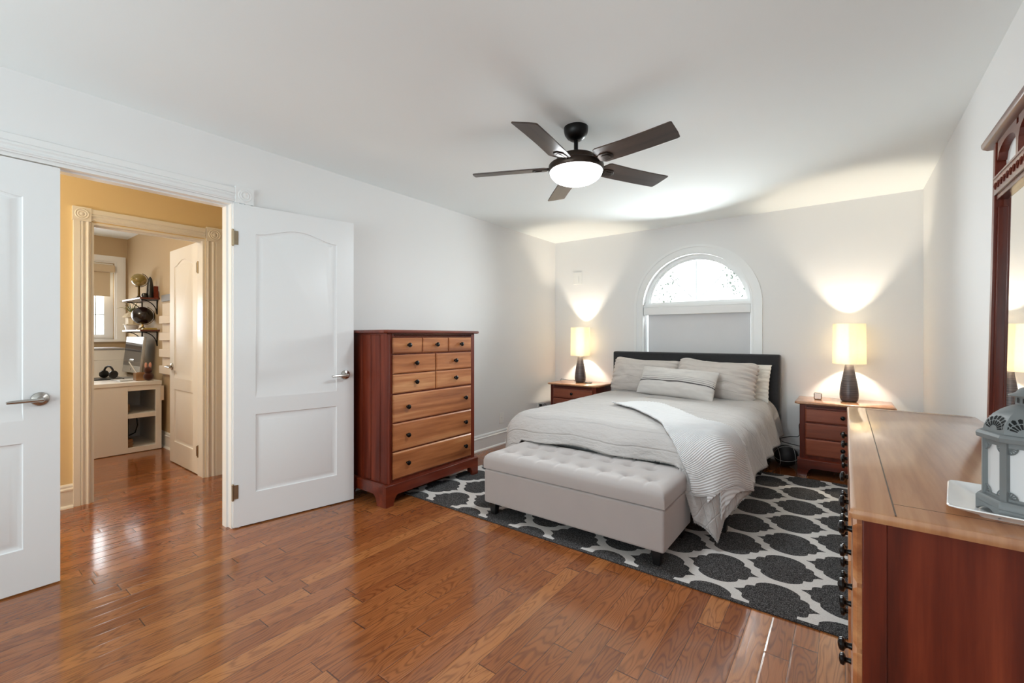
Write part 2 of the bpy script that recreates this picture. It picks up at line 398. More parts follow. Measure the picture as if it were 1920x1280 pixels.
# door casings: fluted boards with rosette blocks
def casing_board(m, axis, wx, sgn, c0, c1, a, b, flip=False):
    # board between c0..c1 across, running a..b along axis (Y or Z); wx wall plane
    t = 0.019; wd = c1 - c0
    q = [(0, 0), (0, .8), (.03, 1), (.40, 1), (.42, .72), (.45, .72), (.48, .98), (.53, 1.05), (.58, .98), (.62, .66), (.68, .52), (.74, .58), (.80, .80), (.83, .98), (.88, 1.02), (.92, .9), (.93, .70), (1, .66), (1, 0)]
    if flip: q = [(1 - u, d) for u, d in reversed(q)]
    prof = [(c0 + wd * u, t * d) for u, d in q]
    n = len(prof); vs = []
    for e in (a, b):
        for c, d in prof: vs.append((wx + sgn * d, c, e) if axis == 'Z' else (wx + sgn * d, e, c))
    m.add(vs, [tuple(range(n - 1, -1, -1)), tuple(range(n, 2 * n))] + [(i, (i + 1) % n, n + (i + 1) % n, n + i) for i in range(n)])
def rosette(m, wx, sgn, y, z, s):
    m.box(wx, wx + sgn * 0.024, y - s, y + s, z - s, z + s)
    ax = 'X' if sgn > 0 else '-X'
    r = s * 0.78
    m.lathe([(r, 0.023), (r, 0.026), (r * .92, 0.0285), (r * .80, 0.0265), (r * .72, 0.0245), (r * .62, 0.0285), (r * .50, 0.0285), (r * .42, 0.0245), (r * .30, 0.027), (r * .12, 0.030), (0.001, 0.0305)], (wx, y, z), ax, 28)
m = MB(); cw = 0.092
casing_board(m, 'Z', XL, 1, D1 + 0.006, D1 + cw, 0, DH, True); casing_board(m, 'Z', XL, 1, D0 - cw, D0 - 0.006, 0, DH)
casing_board(m, 'Y', XL, 1, DH + 0.006, DH + cw, D0 - 0.004, D1 + 0.004, True)
rosette(m, XL, 1, D1 + 0.052, DH + 0.052, 0.052); rosette(m, XL, 1, D0 - 0.052, DH + 0.052, 0.052)
struct('trim_1', m, M['trim'])
m = MB()                                     # jamb lining with stop
for (y0, y1) in ((D1 - 0.018, D1), (D0, D0 + 0.018)): m.box(XL - WT - 0.002, XL + 0.002, y0, y1, 0, DH)
m.box(XL - WT - 0.002, XL + 0.002, D0 + 0.018, D1 - 0.018, DH - 0.012, DH)
m.box(XL - WT + 0.012, XL - 0.044, D1 - 0.030, D1 - 0.018, 0, DH - 0.0205); m.box(XL - WT + 0.0125, XL - 0.0445, D0 + 0.018, D1 - 0.018, DH - 0.020, DH - 0.012)
struct('trim_2', m, M['trim'], smooth=False)
m = MB()
casing_board(m, 'Z', XH, 1, H0 - 0.095, H0 - 0.004, 0, HH + 0.006); casing_board(m, 'Z', XH, 1, H1 + 0.004, H1 + 0.127, 0, HH + 0.006, True)
casing_board(m, 'Y', XH, 1, HH + 0.008, HH + 0.092, H0, H1, True)
rosette(m, XH, 1, H0 - 0.050, HH + 0.046, 0.049); rosette(m, XH, 1, H1 + 0.066, HH + 0.046, 0.060)
struct('trim_3', m, M['trim'])
m = MB()
for (y0, y1) in ((H1 - 0.016, H1), (H0, H0 + 0.016)): m.box(XH - WT - 0.004, XH + 0.001, y0, y1, 0, HH)
m.box(XH - WT - 0.004, XH + 0.001, H0 + 0.016, H1 - 0.016, HH - 0.014, HH); m.box(XH - 0.06, XH - 0.045, H0 + 0.016, H1 - 0.016, HH - 0.026, HH - 0.014)
struct('trim_4', m, M['trim'], smooth=False)

# ------------------------------------------------------------------ moulded doors
def door_face(m, wd, z0, z1, panels, y, sg):
    bm = bmesh.new()
    def loop(pts): 
        vs = [bm.verts.new((p[0], 0, p[1])) for p in pts]
        return vs, [bm.edges.new((vs[i], vs[(i + 1) % len(vs)])) for i in range(len(vs))]
    _, e = loop([(0, z0), (wd, z0), (wd, z1), (0, z1)]); edges = list(e)
    for p in panels: _, e = loop(p); edges += e
    bmesh.ops.triangle_fill(bm, use_beauty=True, use_dissolve=True, edges=edges)
    bm.verts.index_update()
    vs = [(v.co.x, y, v.co.z) for v in bm.verts]; fs = [[v.index for v in f.verts] for f in bm.faces]; bm.free()
    m.add(vs, fs)
    for p in panels:
        cx = sum(q[0] for q in p) / len(p); cz = sum(q[1] for q in p) / len(p)
        hw = max(q[0] for q in p) - cx; hh = max(q[1] for q in p) - cz
        rings = []
        for ins, dep in ((0, 0), (0.004, 0.006), (0.014, 0.009), (0.022, 0.009), (0.040, 0.003), (0.044, 0.002)):
            rings.append([(cx + (q[0] - cx) * (1 - ins / hw), y + sg * dep, cz + (q[1] - cz) * (1 - ins / hh)) for q in p])
        n = len(p); vs = [v for r in rings for v in r]
        fs = [(k * n + i, k * n + (i + 1) % n, (k + 1) * n + (i + 1) % n, (k + 1) * n + i) for k in range(len(rings) - 1) for i in range(n)]
        fs.append(tuple(range((len(rings) - 1) * n, len(rings) * n)))
        m.add(vs, fs)
def door_slab(wd, h, t=0.035, st=0.122):
    lo = [(st, .207), (wd - st, .207), (wd - st, .704), (st, .704)]
    up = [(st, .81), (wd - st, .81), (wd - st, 1.858)]
    for i in range(1, 24):
        u = i / 24.0; up.append((wd - st - u * (wd - 2 * st), 1.858 + 0.054 * (0.5 - 0.5 * cos(2 * pi * u)) ** 0.9))
    up.append((st, 1.858))
    m = MB()
    door_face(m, wd, 0.008, h, [lo, up], 0, 1); door_face(m, wd, 0.008, h, [lo, up], t, -1)
    m.add([(0, 0, .008), (wd, 0, .008), (wd, t, .008), (0, t, .008), (0, 0, h), (wd, 0, h), (wd, t, h), (0, t, h)], [(0, 1, 2, 3), (4, 5, 6, 7), (1, 2, 6, 5), (0, 3, 7, 4)])
    return m
def lever(parent, x, z, d, y=0.0, side=-1):
    # rose and lever on face y, pointing along d (+1/-1 in local x); side: outward in local y
    ax = '-Y' if side < 0 else 'Y'
    m = MB().lathe([(0.033, 0), (0.033, 0.004), (0.030, 0.009), (0.020, 0.013), (0.013, 0.016), (0.013, 0.045)], (x, y, z), ax, 28)
    o = y + side * 0.05
    pts = []; 
    for i in range(12):
        u = i / 11; pts.append((x + d * (0.118 * u - 0.008), o - side * 0.006 * sin(u * 3.0), z - 0.004 * u))
    st = len(m.v); m.tube(pts, [0.0105] * 9 + [0.0098, 0.009, 0.0075], 10)
    m.v[st:] = [(p[0], p[1], z + (p[2] - z) * 0.85) for p in m.v[st:]]
    h = obj('door_handle', m, M['nickel'], parent)
    return h
def hinge(parent, x, y, z, sx=1):
    m = MB().lathe([(0.0065, -0.045), (0.0065, 0.045)], (x, y, z), 'Z', 12)
    for k in (-0.047, 0.047): m.sphere((x, y, z + k), 0.007, 10, 6)
    m.box(x, x + sx * 0.03, y + 0.001, y + 0.004, z - 0.043, z + 0.043)
    return obj('hinge', m, M['brass'], parent)
DW = 0.758
# door_1: closed left leaf; its local x runs along +y world from the hinge at D0
d1 = struct_root('door_1', (XL, D0 + 0.020, 0), radians(90), True)
obj('door_slab', door_slab(DW, 2.027), M['door'], d1, smooth=True, ang=20); lever(d1, DW - 0.068, 0.905, -1)
obj('strike_plate', MB().box(DW - 0.001, DW + 0.0015, 0.008, 0.028, 0.87, 0.94), M['nickel'], d1)
# door_2: open right leaf, hinged at D1, swung almost flat against the left wall
ang2 = atan2(1.862 - 1.139, -2.893 + 3.045)
d2 = struct_root('door_2', (-3.045, 1.139 + 0.012, 0), ang2, True)
obj('door_slab', door_slab(DW, 2.035), M['door'], d2, ang=20)
lever(d2, DW - 0.062, 0.925, -1)
for z in (0.23, 1.82): hinge(d2, -0.004, -0.004, z)
obj('strike_plate', MB().box(DW - 0.001, DW + 0.0015, 0.008, 0.028, 0.885, 0.965), M['nickel'], d2)
# door_3: office door, standing open into the office
d3 = struct_root('door_3', (XH - WT + 0.005, H1 + 0.020, 0), radians(180), True)
obj('door_slab', door_slab(0.735, 2.02), paint('office_door_paint', rgb(234, 232, 228), 0.5, 0.02, 90, spec=0.28), d3, ang=20)
lever(d3, 0.735 - 0.065, 0.915, -1, 0.035, 1)
for z in (0.21, 1.80):
    hinge(d3, -0.006, 0.038, z)
    obj('hinge_leaf', MB().box(-0.0015, 0.0, 0.002, 0.034, z - 0.045, z + 0.045), M['brass'], d3)

# ------------------------------------------------------------------ arched window
def arch_ring(m, r0, r1, y0, y1, zb, xc=WX, zs=WS, n=40):
    pts0 = [(xc - r0, zb)] + [(xc + r0 * cos(pi - pi * i / n), zs + r0 * sin(pi - pi * i / n)) for i in range(n + 1)] + [(xc + r0, zb)]
    pts1 = [(xc - r1, zb)] + [(xc + r1 * cos(pi - pi * i / n), zs + r1 * sin(pi - pi * i / n)) for i in range(n + 1)] + [(xc + r1, zb)]
    k = len(pts0); vs = [(p[0], y, p[1]) for y in (y0, y1) for pts in (pts0, pts1) for p in pts]; fs = []
    for i in range(k - 1):
        fs += [(i, i + 1, k + i + 1, k + i), (2 * k + i, 3 * k + i, 3 * k + i + 1, 2 * k + i + 1), (i, 2 * k + i, 2 * k + i + 1, i + 1), (k + i, k + i + 1, 3 * k + i + 1, 3 * k + i)]
    fs += [(0, k, 3 * k, 2 * k), (k - 1, 3 * k - 1, 4 * k - 1, 2 * k - 1)]
    return m.add(vs, fs)
wr = struct_root('window_1', (WX, YF + 0.1, W0))
m = MB(); arch_ring(m, WR - 0.004, WR + 0.098, YF - 0.014, YF + 0.001, W0 - 0.05); arch_ring(m, WR + 0.07, WR + 0.098, YF - 0.022, YF - 0.013, W0 - 0.05); arch_ring(m, WR + 0.004, WR + 0.016, YF - 0.019, YF - 0.013, W0 - 0.05)
obj('window_casing', m, M['trim'], wr)
m = MB(); arch_ring(m, WR - 0.035, WR, YF + 0.09, YF + 0.16, WS); arch_ring(m, WR - 0.055, WR - 0.034, YF + 0.105, YF + 0.15, WS)
m.box(WX - WR, WX + WR, YF + 0.068, YF + 0.162, 1.548, 1.592); m.box(WX - WR, WX + WR, YF + 0.012, YF + 0.09, 1.535, 1.562)
m.box(WX - WR, WX - WR + 0.014, YF + 0.09, YF + 0.16, W0, 1.55); m.box(WX + WR - 0.010, WX + WR, YF + 0.09, YF + 0.16, W0, 1.55); m.box(WX - WR + 0.014, WX + WR - 0.010, YF + 0.092, YF + 0.158, W0, W0 + 0.05)
obj('window_frame', m, M['trim'], wr)
m = MB(); gr = WR - 0.056
m.prism([(WX + gr * cos(pi * i / 40), 1.590 + (gr - 0.05) * sin(pi * i / 40)) for i in range(41)], 'Y', YF + 0.126, YF + 0.130)
obj('pane', m, M['glass'], wr)
obj('pane', MB().box(WX - WR + 0.014, WX + WR - 0.010, YF + 0.126, YF + 0.130, W0 + 0.05, 1.548), M['glass'], wr)
m = MB()
for a in (45, 90, 135):
    c_, s_ = cos(radians(a)), sin(radians(a)); L = gr + 0.004
    m.tube([(WX + 0.02 * c_, YF + 0.122, 1.592 + 0.02 * s_), (WX + L * c_, YF + 0.122, min(1.592 + L * s_, 2.052))], 0.0032, 6)
obj('muntin', m, paint('grey_muntin', rgb(120, 120, 122), 0.5, 0), wr)
# roller shade with valance, hung inside the window
sh = thing('roller_shade', 'grey roller shade with a white valance, pulled down under the arched window', 'window shade', (WX, YF + 0.04, 1.45))
obj('valance', MB().box(WX - WR + 0.006, WX + WR - 0.006, YF + 0.004, YF + 0.075, 1.448, 1.533), paint('valance_white', rgb(236, 236, 236), 0.5, 0), sh, 0.004)
obj('shade_cloth', MB().box(WX - WR + 0.046, WX + WR - 0.016, YF + 0.055, YF + 0.058, W0 + 0.02, 1.46), fabric('shade_grey_cloth', rgb(218, 218, 220), 0.9, 800, 0.1, 0.02), sh)
obj('hem_bar', MB().box(WX - WR + 0.046, WX + WR - 0.016, YF + 0.05, YF + 0.063, W0 + 0.005, W0 + 0.022), M['trim'], sh)

# tree outside the arched window
def leafy(name, label, c, r, n, seed):
    rnd = random.Random(seed); t = thing(name, label, 'tree', (c[0], c[1], -3.0))
    obj('trunk', MB().tube([(c[0], c[1], -3), (c[0] + .1, c[1], -1), (c[0] - .1, c[1] + .1, c[2])], [.16, .13, .06], 10), paint('bark', rgb(110, 100, 90), 0.9), t)
    m = MB()
    for _ in range(n):
        while True:
            p = Vector((rnd.uniform(-1, 1), rnd.uniform(-1, 1), rnd.uniform(-1, 1)))
            if p.length < 1: break
        p = Vector((c[0] + p.x * r, c[1] + p.y * r, c[2] + p.z * r * 0.9))
        a = Vector((rnd.gauss(0, 1), rnd.gauss(0, 1), rnd.gauss(0, 1))).normalized(); b = a.orthogonal().normalized(); s = rnd.uniform(.02, .045)
        q = [p - a * s, p + b * s * .45, p + a * s, p - b * s * .45]; m.add(q, [(0, 1, 2, 3)])
    o = obj('foliage', m, paint('pale_leaf', rgb(104, 116, 106), 0.6, 0), t, smooth=False)
leafy('garden_tree', 'pale leafy tree outside the left of the arched window', (-3.5, 9.2, 2.3), 0.8, 320, 1)
leafy('garden_tree', 'bushier pale tree outside the right of the arched window', (-1.25, 9.4, 2.35), 0.7, 420, 2)

# ------------------------------------------------------------------ rug
tag(obj('area_rug', MB().box(-2.70, 0.022, 2.20, 4.46, 0.0, 0.009), M['rug'], None, 0.003), 'charcoal rug with a pale trellis pattern under the bed and bench', 'rug')
RZ = 0.009

# ------------------------------------------------------------------ cherry bedroom set
def knob_mb(c, axis, s=1.0):
    return MB().lathe([(0.0085 * s, 0), (0.0075 * s, 0.004 * s), (0.0062 * s, 0.010 * s), (0.0075 * s, 0.014 * s), (0.0155 * s, 0.018 * s), (0.0165 * s, 0.022 * s), (0.0145 * s, 0.027 * s), (0.008 * s, 0.030 * s), (0.001, 0.031 * s)], c, axis, 20)
def drawer_front(axis, face, sg, a0, a1, z0, z1, t=0.016):
    # raised front with chamfered rim; face plane coordinate, protruding by sg*t
    m = MB(); e = 0.009
    r = [(a0, z0, 0), (a1, z0, 0), (a1, z1, 0), (a0, z1, 0)]
    rings = [[(a0, z0), (a1, z0), (a1, z1), (a0, z1)]] * 2 + [[(a0 + e, z0 + e), (a1 - e, z0 + e), (a1 - e, z1 - e), (a0 + e, z1 - e)]]
    deps = (-0.004, t * 0.55, t)
    vs = []
    for ring, d in zip(rings, deps):
        for a, z in ring: vs.append((face + sg * d, a, z) if axis == 'X' else (a, face + sg * d, z))
    fs = [(k * 4 + i, k * 4 + (i + 1) % 4, (k + 1) * 4 + (i + 1) % 4, (k + 1) * 4 + i) for k in range(2) for i in range(4)] + [(8, 9, 10, 11), (3, 2, 1, 0)]
    return m.add(vs, fs)
def top_slab(m, x0, x1, y0, y1, z1, t, cut=0.02, front=None):
    # slab with clipped front corners and softened edge
    def poly(g):
        X0, X1, Y0, Y1 = x0 - g, x1 + g, y0 - g, y1 + g
        if front == 'x+': return [(X0, Y0), (X1 - cut, Y0), (X1, Y0 + cut), (X1, Y1 - cut), (X1 - cut, Y1), (X0, Y1)]
        if front == 'y-': return [(X0 + cut, Y0), (X1 - cut, Y0), (X1, Y0 + cut), (X1, Y1), (X0, Y1), (X0, Y0 + cut)]
        return [(X0, Y0 + .006), (X0 + .006, Y0), (X1, Y0), (X1, Y1 - cut), (X1 - cut, Y1), (X0, Y1)]
    lv = [(-0.012, z1 - t), (-0.003, z1 - t + 0.003), (0, z1 - t * 0.6), (0, z1 - t * 0.4), (-0.003, z1 - 0.003), (-0.008, z1)]
    vs = []; n = 6
    for g, z in lv: vs += [(p[0], p[1], z) for p in poly(g)]
    k = len(lv); fs = [(a * n + i, a * n + (i + 1) % n, (a + 1) * n + (i + 1) % n, (a + 1) * n + i) for a in range(k - 1) for i in range(n)]
    fs += [tuple(range(n - 1, -1, -1)), tuple(range((k - 1) * n, k * n))]
    m.add(vs, fs)
def bracket_apron(a0, a1, zb0, zb1, ztop, foot, rise, n=8):
    # outline of a front apron with bracket feet: list of (a, z)
    p = [(a0, zb0), (a0 + foot * .8, zb0)]
    for i in range(n + 1):
        t = i / n; p.append((a0 + foot * .8 + (foot * 0.55) * (t ** 1.6), zb0 + (rise) * sin(t * pi / 2) ** 0.9))
    for i in range(n + 1):
        t = 1 - i / n; p.append((a1 - foot * .8 - (foot * 0.55) * (t ** 1.6), zb1 + (rise) * sin(t * pi / 2) ** 0.9 - (zb1 - zb0) * 0))
    p += [(a1 - foot * .8, zb1), (a1, zb1), (a1, ztop), (a0, ztop)]
    return p
def zigzag(axis, face, sg, a0, a1, z0, z1, n):
    m = MB(); zc = (z0 + z1) / 2; h = (z1 - z0) / 2
    def P(a, z, d): return (face + sg * d, a, z) if axis == 'X' else (a, face + sg * d, z)
    for ph in (0, 1):
        pts = []
        for i in range(n + 1): pts.append(P(a0 + (a1 - a0) * i / n, zc + h * (0.75 if (i + ph) % 2 else -0.75), 0.0015))
        m.tube(pts, 0.0022, 4)
    return m

k = NT('sheen_painted_top'); s = k.xyz(k.coord())
v = k.comb(k.math('MULTIPLY', s[0], 24), k.math('MULTIPLY', s[1], 1.4), 0.0); n1 = k.noise(v, 1.0, 4, 0.6)
col = k.ramp(n1, [(0.3, rgb(152, 100, 66)), (0.5, rgb(172, 120, 82)), (0.7, rgb(186, 138, 98))])  # browns lightened so the base colour carries the wall's reflection
k.base(col)
k.set(Roughness=0.30, Coat_Weight=0.9, Coat_Roughness=0.12)
TOP_SHEEN = k.m
# --- tall chest against the left wall, fronts face +x
CX0, CX1, CY0, CY1 = XL + 0.035, -2.572, 1.955, 2.858
ch = thing('chest_of_drawers', 'tall reddish wooden chest of drawers between open door and bed', 'chest of drawers', (-2.8, 2.41, 0))
m = MB(); m.box(CX0, CX1 - 0.003, CY0, CY1, 0.13, 1.226)
for i in range(4):                           # shallow upright ribs between planks of the side
    x = CX0 + 0.06 + i * 0.108; m.box(x, x + 0.102, CY0 - 0.004, CY0, 0.16, 1.215)
m.box(CX1 - 0.050, CX1, CY0 - 0.006, CY0 + 0.036, 0.13, 1.226); m.box(CX1 - 0.050, CX1, CY1 - 0.036, CY1 + 0.006, 0.13, 1.226)
obj('carcass', m, M['cherry_v'], ch, 0.002)
m = MB(); top_slab(m, CX0 - 0.02, CX1 + 0.030, CY0 - 0.042, CY1 + 0.052, 1.250, 0.024, 0.02, 'x+'); obj('top', m, M['cherry_y'], ch)
m = MB(); m.box(CX0, CX1 + 0.004, CY0 + 0.036, CY1 - 0.036, 1.196, 1.226); fr = obj('frieze', m, M['cherry_y'], ch, 0.001)
obj('carved_zigzag', zigzag('X', CX1 + 0.004, 1, CY0 + 0.05, CY1 - 0.04, 1.200, 1.221, 66), M['carved'], fr)
m = MB(); m.prism(bracket_apron(CY0 - 0.026, CY1 + 0.040, 0.0, RZ, 0.148, 0.085, 0.075), 'X', CX1 - 0.012, CX1 + 0.012)
sp = bracket_apron(CX0 - 0.010, CX1 - 0.0121, 0.0, 0.0, 0.148, 0.10, 0.075); m.prism(sp, 'Y', CY0 - 0.026, CY0 - 0.004)
sp = bracket_apron(CX0 - 0.010, CX1 - 0.0121, RZ, RZ, 0.148, 0.10, 0.075); m.prism(sp, 'Y', CY1 + 0.018, CY1 + 0.040)
m.prism([(CX1 + 0.014, .1481), (CX1 + 0.014, .150), (CX1 - 0.004, .161), (CX1 - 0.03, .162), (CX1 - 0.03, .1481)], 'Y', CY0 - 0.027, CY1 + 0.041)
m.prism([(CY0 - 0.026, .148), (CY0 - 0.018, .158), (CY0 - 0.006, .160), (CY0 + 0.01, .160), (CY0 + 0.01, .148)], 'X', CX0 - 0.01, CX1 - 0.031)
m.prism([(CY1 + 0.040, .148), (CY1 + 0.030, .158), (CY1 + 0.006, .160), (CY1 - 0.01, .160), (CY1 - 0.01, .148)], 'X', CX0 - 0.01, CX1 - 0.031)
obj('plinth', m, M['cherry_y'], ch, 0.0015)
rows = [(1.080, 1.193, [(1.990, 2.264), (2.270, 2.538), (2.544, 2.812)], 1), (0.936, 1.070, [(1.992, 2.400), (2.408, 2.813)], 1), (0.795, 0.930, [(1.992, 2.400), (2.408, 2.813)], 1),
        (0.588, 0.784, [(1.992, 2.813)], 2), (0.383, 0.578, [(1.992, 2.813)], 2), (0.183, 0.373, [(1.992, 2.813)], 2)]
for z0, z1, spans, nk in rows:
    for a0, a1 in spans:
        dr = obj('drawer', drawer_front('X', CX1, 1, a0, a1, z0, z1, 0.012), M['drawer_y'], ch, ang=15)
        ks = [(a0 + a1) / 2] if nk == 1 else [a0 + 0.125, a1 - 0.085]
        for k in ks: obj('knob', knob_mb((CX1 + 0.011, k, (z0 + z1) / 2 + 0.004), 'X', 1.05), M['knob'], dr)

# --- nightstands, fronts face -y
def nightstand(x0, x1, yf):
    t = thing('nightstand', 'wooden nightstand with a small silver clock, right of the bed', 'nightstand', ((x0 + x1) / 2, yf + 0.22, 0), group='matching wooden nightstands')
    bx0, bx1, by0, by1 = x0 + 0.040, x1 - 0.040, yf + 0.030, YF - 0.035
    m = MB(); m.box(bx0, bx1, by0 + 0.003, by1, 0.12, 0.618); m.box(bx0 - 0.004, bx0 + 0.034, by0, by0 + 0.05, 0.12, 0.618); m.box(bx1 - 0.034, bx1 + 0.004, by0, by0 + 0.05, 0.12, 0.618)
    obj('carcass', m, M['cherry_v'], t, 0.002)
    m = MB(); top_slab(m, x0, x1, yf, YF - 0.028, 0.640, 0.022, 0.018, 'y-'); obj('top', m, TOP_SHEEN, t)
    fr = obj('frieze', MB().box(bx0 + 0.034, bx1 - 0.034, by0 - 0.003, by0 + 0.01, 0.585, 0.615), M['cherry_x'], t, 0.001)
    obj('carved_zigzag', zigzag('Y', by0 - 0.003, -1, bx0 + 0.05, bx1 - 0.05, 0.592, 0.610, 44), M['carved'], fr)
    m = MB(); m.prism(bracket_apron(bx0 - 0.020, bx1 + 0.020, 0, 0, 0.140, 0.085, 0.072), 'Y', by0 - 0.016, by0 + 0.006)
    for xx in (bx0 - 0.020, bx1 - 0.002): m.prism(bracket_apron(by0 + 0.0061, by1, 0, 0, 0.140, 0.085, 0.072), 'X', xx, xx + 0.022)
    m.prism([(by0 - 0.018, .1401), (by0 - 0.018, .142), (by0 - 0.002, .153), (by0 + 0.02, .154), (by0 + 0.02, .1401)], 'X', bx0 - 0.021, bx1 + 0.021)
    obj('plinth', m, M['cherry_x'], t, 0.0015)
    for z0, z1 in ((0.468, 0.577), (0.333, 0.456), (0.182, 0.321)):
        dr = obj('drawer', drawer_front('Y', by0, -1, bx0 + 0.038, bx1 - 0.038, z0, z1, 0.012), M['drawer_x'], t, ang=15)
        obj('knob', knob_mb(((bx0 + bx1) / 2, by0 - 0.011, (z0 + z1) / 2 + 0.004), '-Y', 1.05), M['knob'], dr)
    return t
ns = nightstand(-0.354, 0.322, 4.545)
ns2 = copy_tree(ns); ns2.location.x = -2.570; ns2.location.y += 0.015
tag(ns2, 'wooden nightstand in the corner left of the bed, partly hidden by it', 'nightstand', 'matching wooden nightstands')

# --- long dresser along the right wall, fronts face -x
DZ, DX0, DX1, DY0, DY1 = 0.83, 0.030, 0.475, 1.250, 2.925
dr_ = thing('dresser', 'long low reddish dresser along the right wall, lantern on top', 'dresser', (0.26, 2.09, 0))
m = MB(); m.box(DX0 + 0.004, DX1, DY0, DY1, 0.10, DZ - 0.026)
m.box(DX0, DX0 + 0.042, DY0 - 0.005, DY0 + 0.03, 0.10, DZ - 0.026); m.box(DX0, DX0 + 0.042, DY1 - 0.03, DY1 + 0.005, 0.10, DZ - 0.026)
m.box(DX1 - 0.03, DX1, DY0 - 0.005, DY0 + 0.03, 0.10, DZ - 0.026)
obj('carcass', m, M['cherry_v'], dr_, 0.0025)
m = MB(); top_slab(m, 0.006, DX1 + 0.012, 1.215, 2.960, DZ, 0.026, 0.026, None)
obj('top', m, TOP_SHEEN, dr_)
gm = MB(); gm.box(0.0825, 0.0855, 1.218, 2.935, DZ - 0.0008, DZ + 0.0004); gm.box(0.0855, 0.468, 1.300, 1.3015, DZ - 0.0008, DZ + 0.0003); gm.box(0.0855, 0.468, 2.905, 2.9065, DZ - 0.0008, DZ + 0.0003)
obj('inlay_line', gm, paint('dark_inlay', rgb(70, 44, 26), 0.4, 0), dr_, smooth=False)
m = MB(); m.prism(bracket_apron(DY0 - 0.012, DY1 + 0.012, 0, 0, 0.12, 0.09, 0.06), 'X', DX0 - 0.010, DX0 + 0.012)
for yy in (DY0 - 0.012, DY1 - 0.010): m.prism(bracket_apron(DX0 + 0.0121, DX1, 0, 0, 0.12, 0.09, 0.06), 'Y', yy, yy + 0.022)
obj('plinth', m, M['cherry_y'], dr_, 0.0015)
zr = [(0.640, 0.776), (0.490, 0.630), (0.335, 0.480), (0.150, 0.325)]
cy = [(DY0 + 0.034, 1.790), (1.802, 2.372), (2.384, DY1 - 0.034)]
for z0, z1 in zr:
    for q, (a0, a1) in enumerate(cy):
        o = obj('drawer', drawer_front('X', DX0, -1, a0, a1, z0, z1, 0.016 if q != 1 else 0.022), M['drawer_y'], dr_, ang=15)
        for kk in (a0 + 0.14, a1 - 0.14): obj('knob', knob_mb((DX0 - 0.014, kk, (z0 + z1) / 2 + 0.004), '-X', 1.05), M['knob'], o)

# --- mirror standing on the dresser
MY0, MY1, MX, MZ0, MZ1 = 1.52, 2.665, 0.470, DZ + 0.001, 2.000
mi = thing('dresser_mirror', 'tall wood framed mirror standing on the long dresser', 'mirror', (MX + 0.02, 2.09, DZ + 0.001), local=True)
mi.rotation_euler = (0, radians(1.0), 0)
ox = Vector((MX + 0.02, 2.09, DZ + 0.001)); L0, L1, LH = MY0 - ox.y, MY1 - ox.y, MZ1 - MZ0
f0, f1 = -0.020, 0.020
CMx, = (M['cherry_v'],)
for a, b, c, d in ((L0, L0 + 0.034, L0 + 0.034, L0 + 0.050), (L1 - 0.034, L1, L1 - 0.050, L1 - 0.034)):
    m = MB(); m.box(f0, f1, a, b, 0, LH); m.box(f0 + 0.010, f1, c, d, 0.0, LH - 0.27)
    obj('post', m, M['cherry_v'], mi, 0.003)
m = MB(); m.box(f0 - 0.002, f1, L0 + 0.034, L1 - 0.034, LH - 0.222, LH - 0.152); m.box(f0 - 0.006, f1, L0 + 0.034, L1 - 0.034, LH - 0.158, LH - 0.150); m.box(f0 + 0.006, f1, L0 + 0.034, L1 - 0.034, LH - 0.240, LH - 0.222)
obj('rail', MB().box(f0, f1, L0 + 0.034, L1 - 0.034, 0, 0.05), M['cherry_y'], mi, 0.002)
rl = obj('rail', m, M['cherry_y'], mi, 0.002)
m = MB(); nl = 26
for i in range(nl):
    yc = L0 + 0.06 + (L1 - L0 - 0.12) * i / (nl - 1); zc = LH - 0.190
    for sgy in (-1, 1):
        m.tube([(f0 - 0.003, yc, zc - 0.012), (f0 - 0.004, yc + sgy * 0.010, zc + 0.002), (f0 - 0.003, yc + sgy * 0.004, zc + 0.014)], 0.0022, 4)
obj('carved_leaf_band', m, M['cherry_y'], rl)
m = MB(); wd = (L1 - L0 - 0.068) / 4.0
for i in range(4):                            # arched fretwork under the crown
    a = L0 + 0.034 + wd * i; b = a + wd
    if i: m.box(f0 + 0.004, f1, a - 0.014, a + 0.014, LH - 0.152, LH - 0.03)
    n = 14; aa, bb = a + 0.012, b - 0.012
    for j in range(n):
        u0, u1 = j / n, (j + 1) / n
        z0, z1 = LH - 0.085 + 0.055 * sqrt(max(0, 1 - (2 * u0 - 1) ** 2)), LH - 0.085 + 0.055 * sqrt(max(0, 1 - (2 * u1 - 1) ** 2))
        m.prism([(aa + (bb - aa) * u0, z0), (aa + (bb - aa) * u1, z1), (aa + (bb - aa) * u1, LH), (aa + (bb - aa) * u0, LH)], 'X', f0 + 0.004, f1)
obj('fretwork', m, M['cherry_y'], mi)
m = MB(); m.prism([(f0 - 0.026, LH + 0.012), (f0 - 0.022, LH + 0.002), (f0 - 0.006, LH - 0.006), (f1 + 0.002, LH - 0.006), (f1 + 0.002, LH + 0.024), (f0 - 0.026, LH + 0.024)], 'Y', L0 - 0.065, L1 + 0.065)
obj('crown', m, M['cherry_y'], mi, 0.002)
k = NT('mirror_silver'); k.base((0.9, 0.9, 0.89, 1)); k.set(Metallic=1.0, Roughness=0.01)
obj('mirror_glass', MB().box(0.004, 0.008, L0 + 0.048, L1 - 0.048, 0.048, LH - 0.236), k.m, mi, smooth=False)

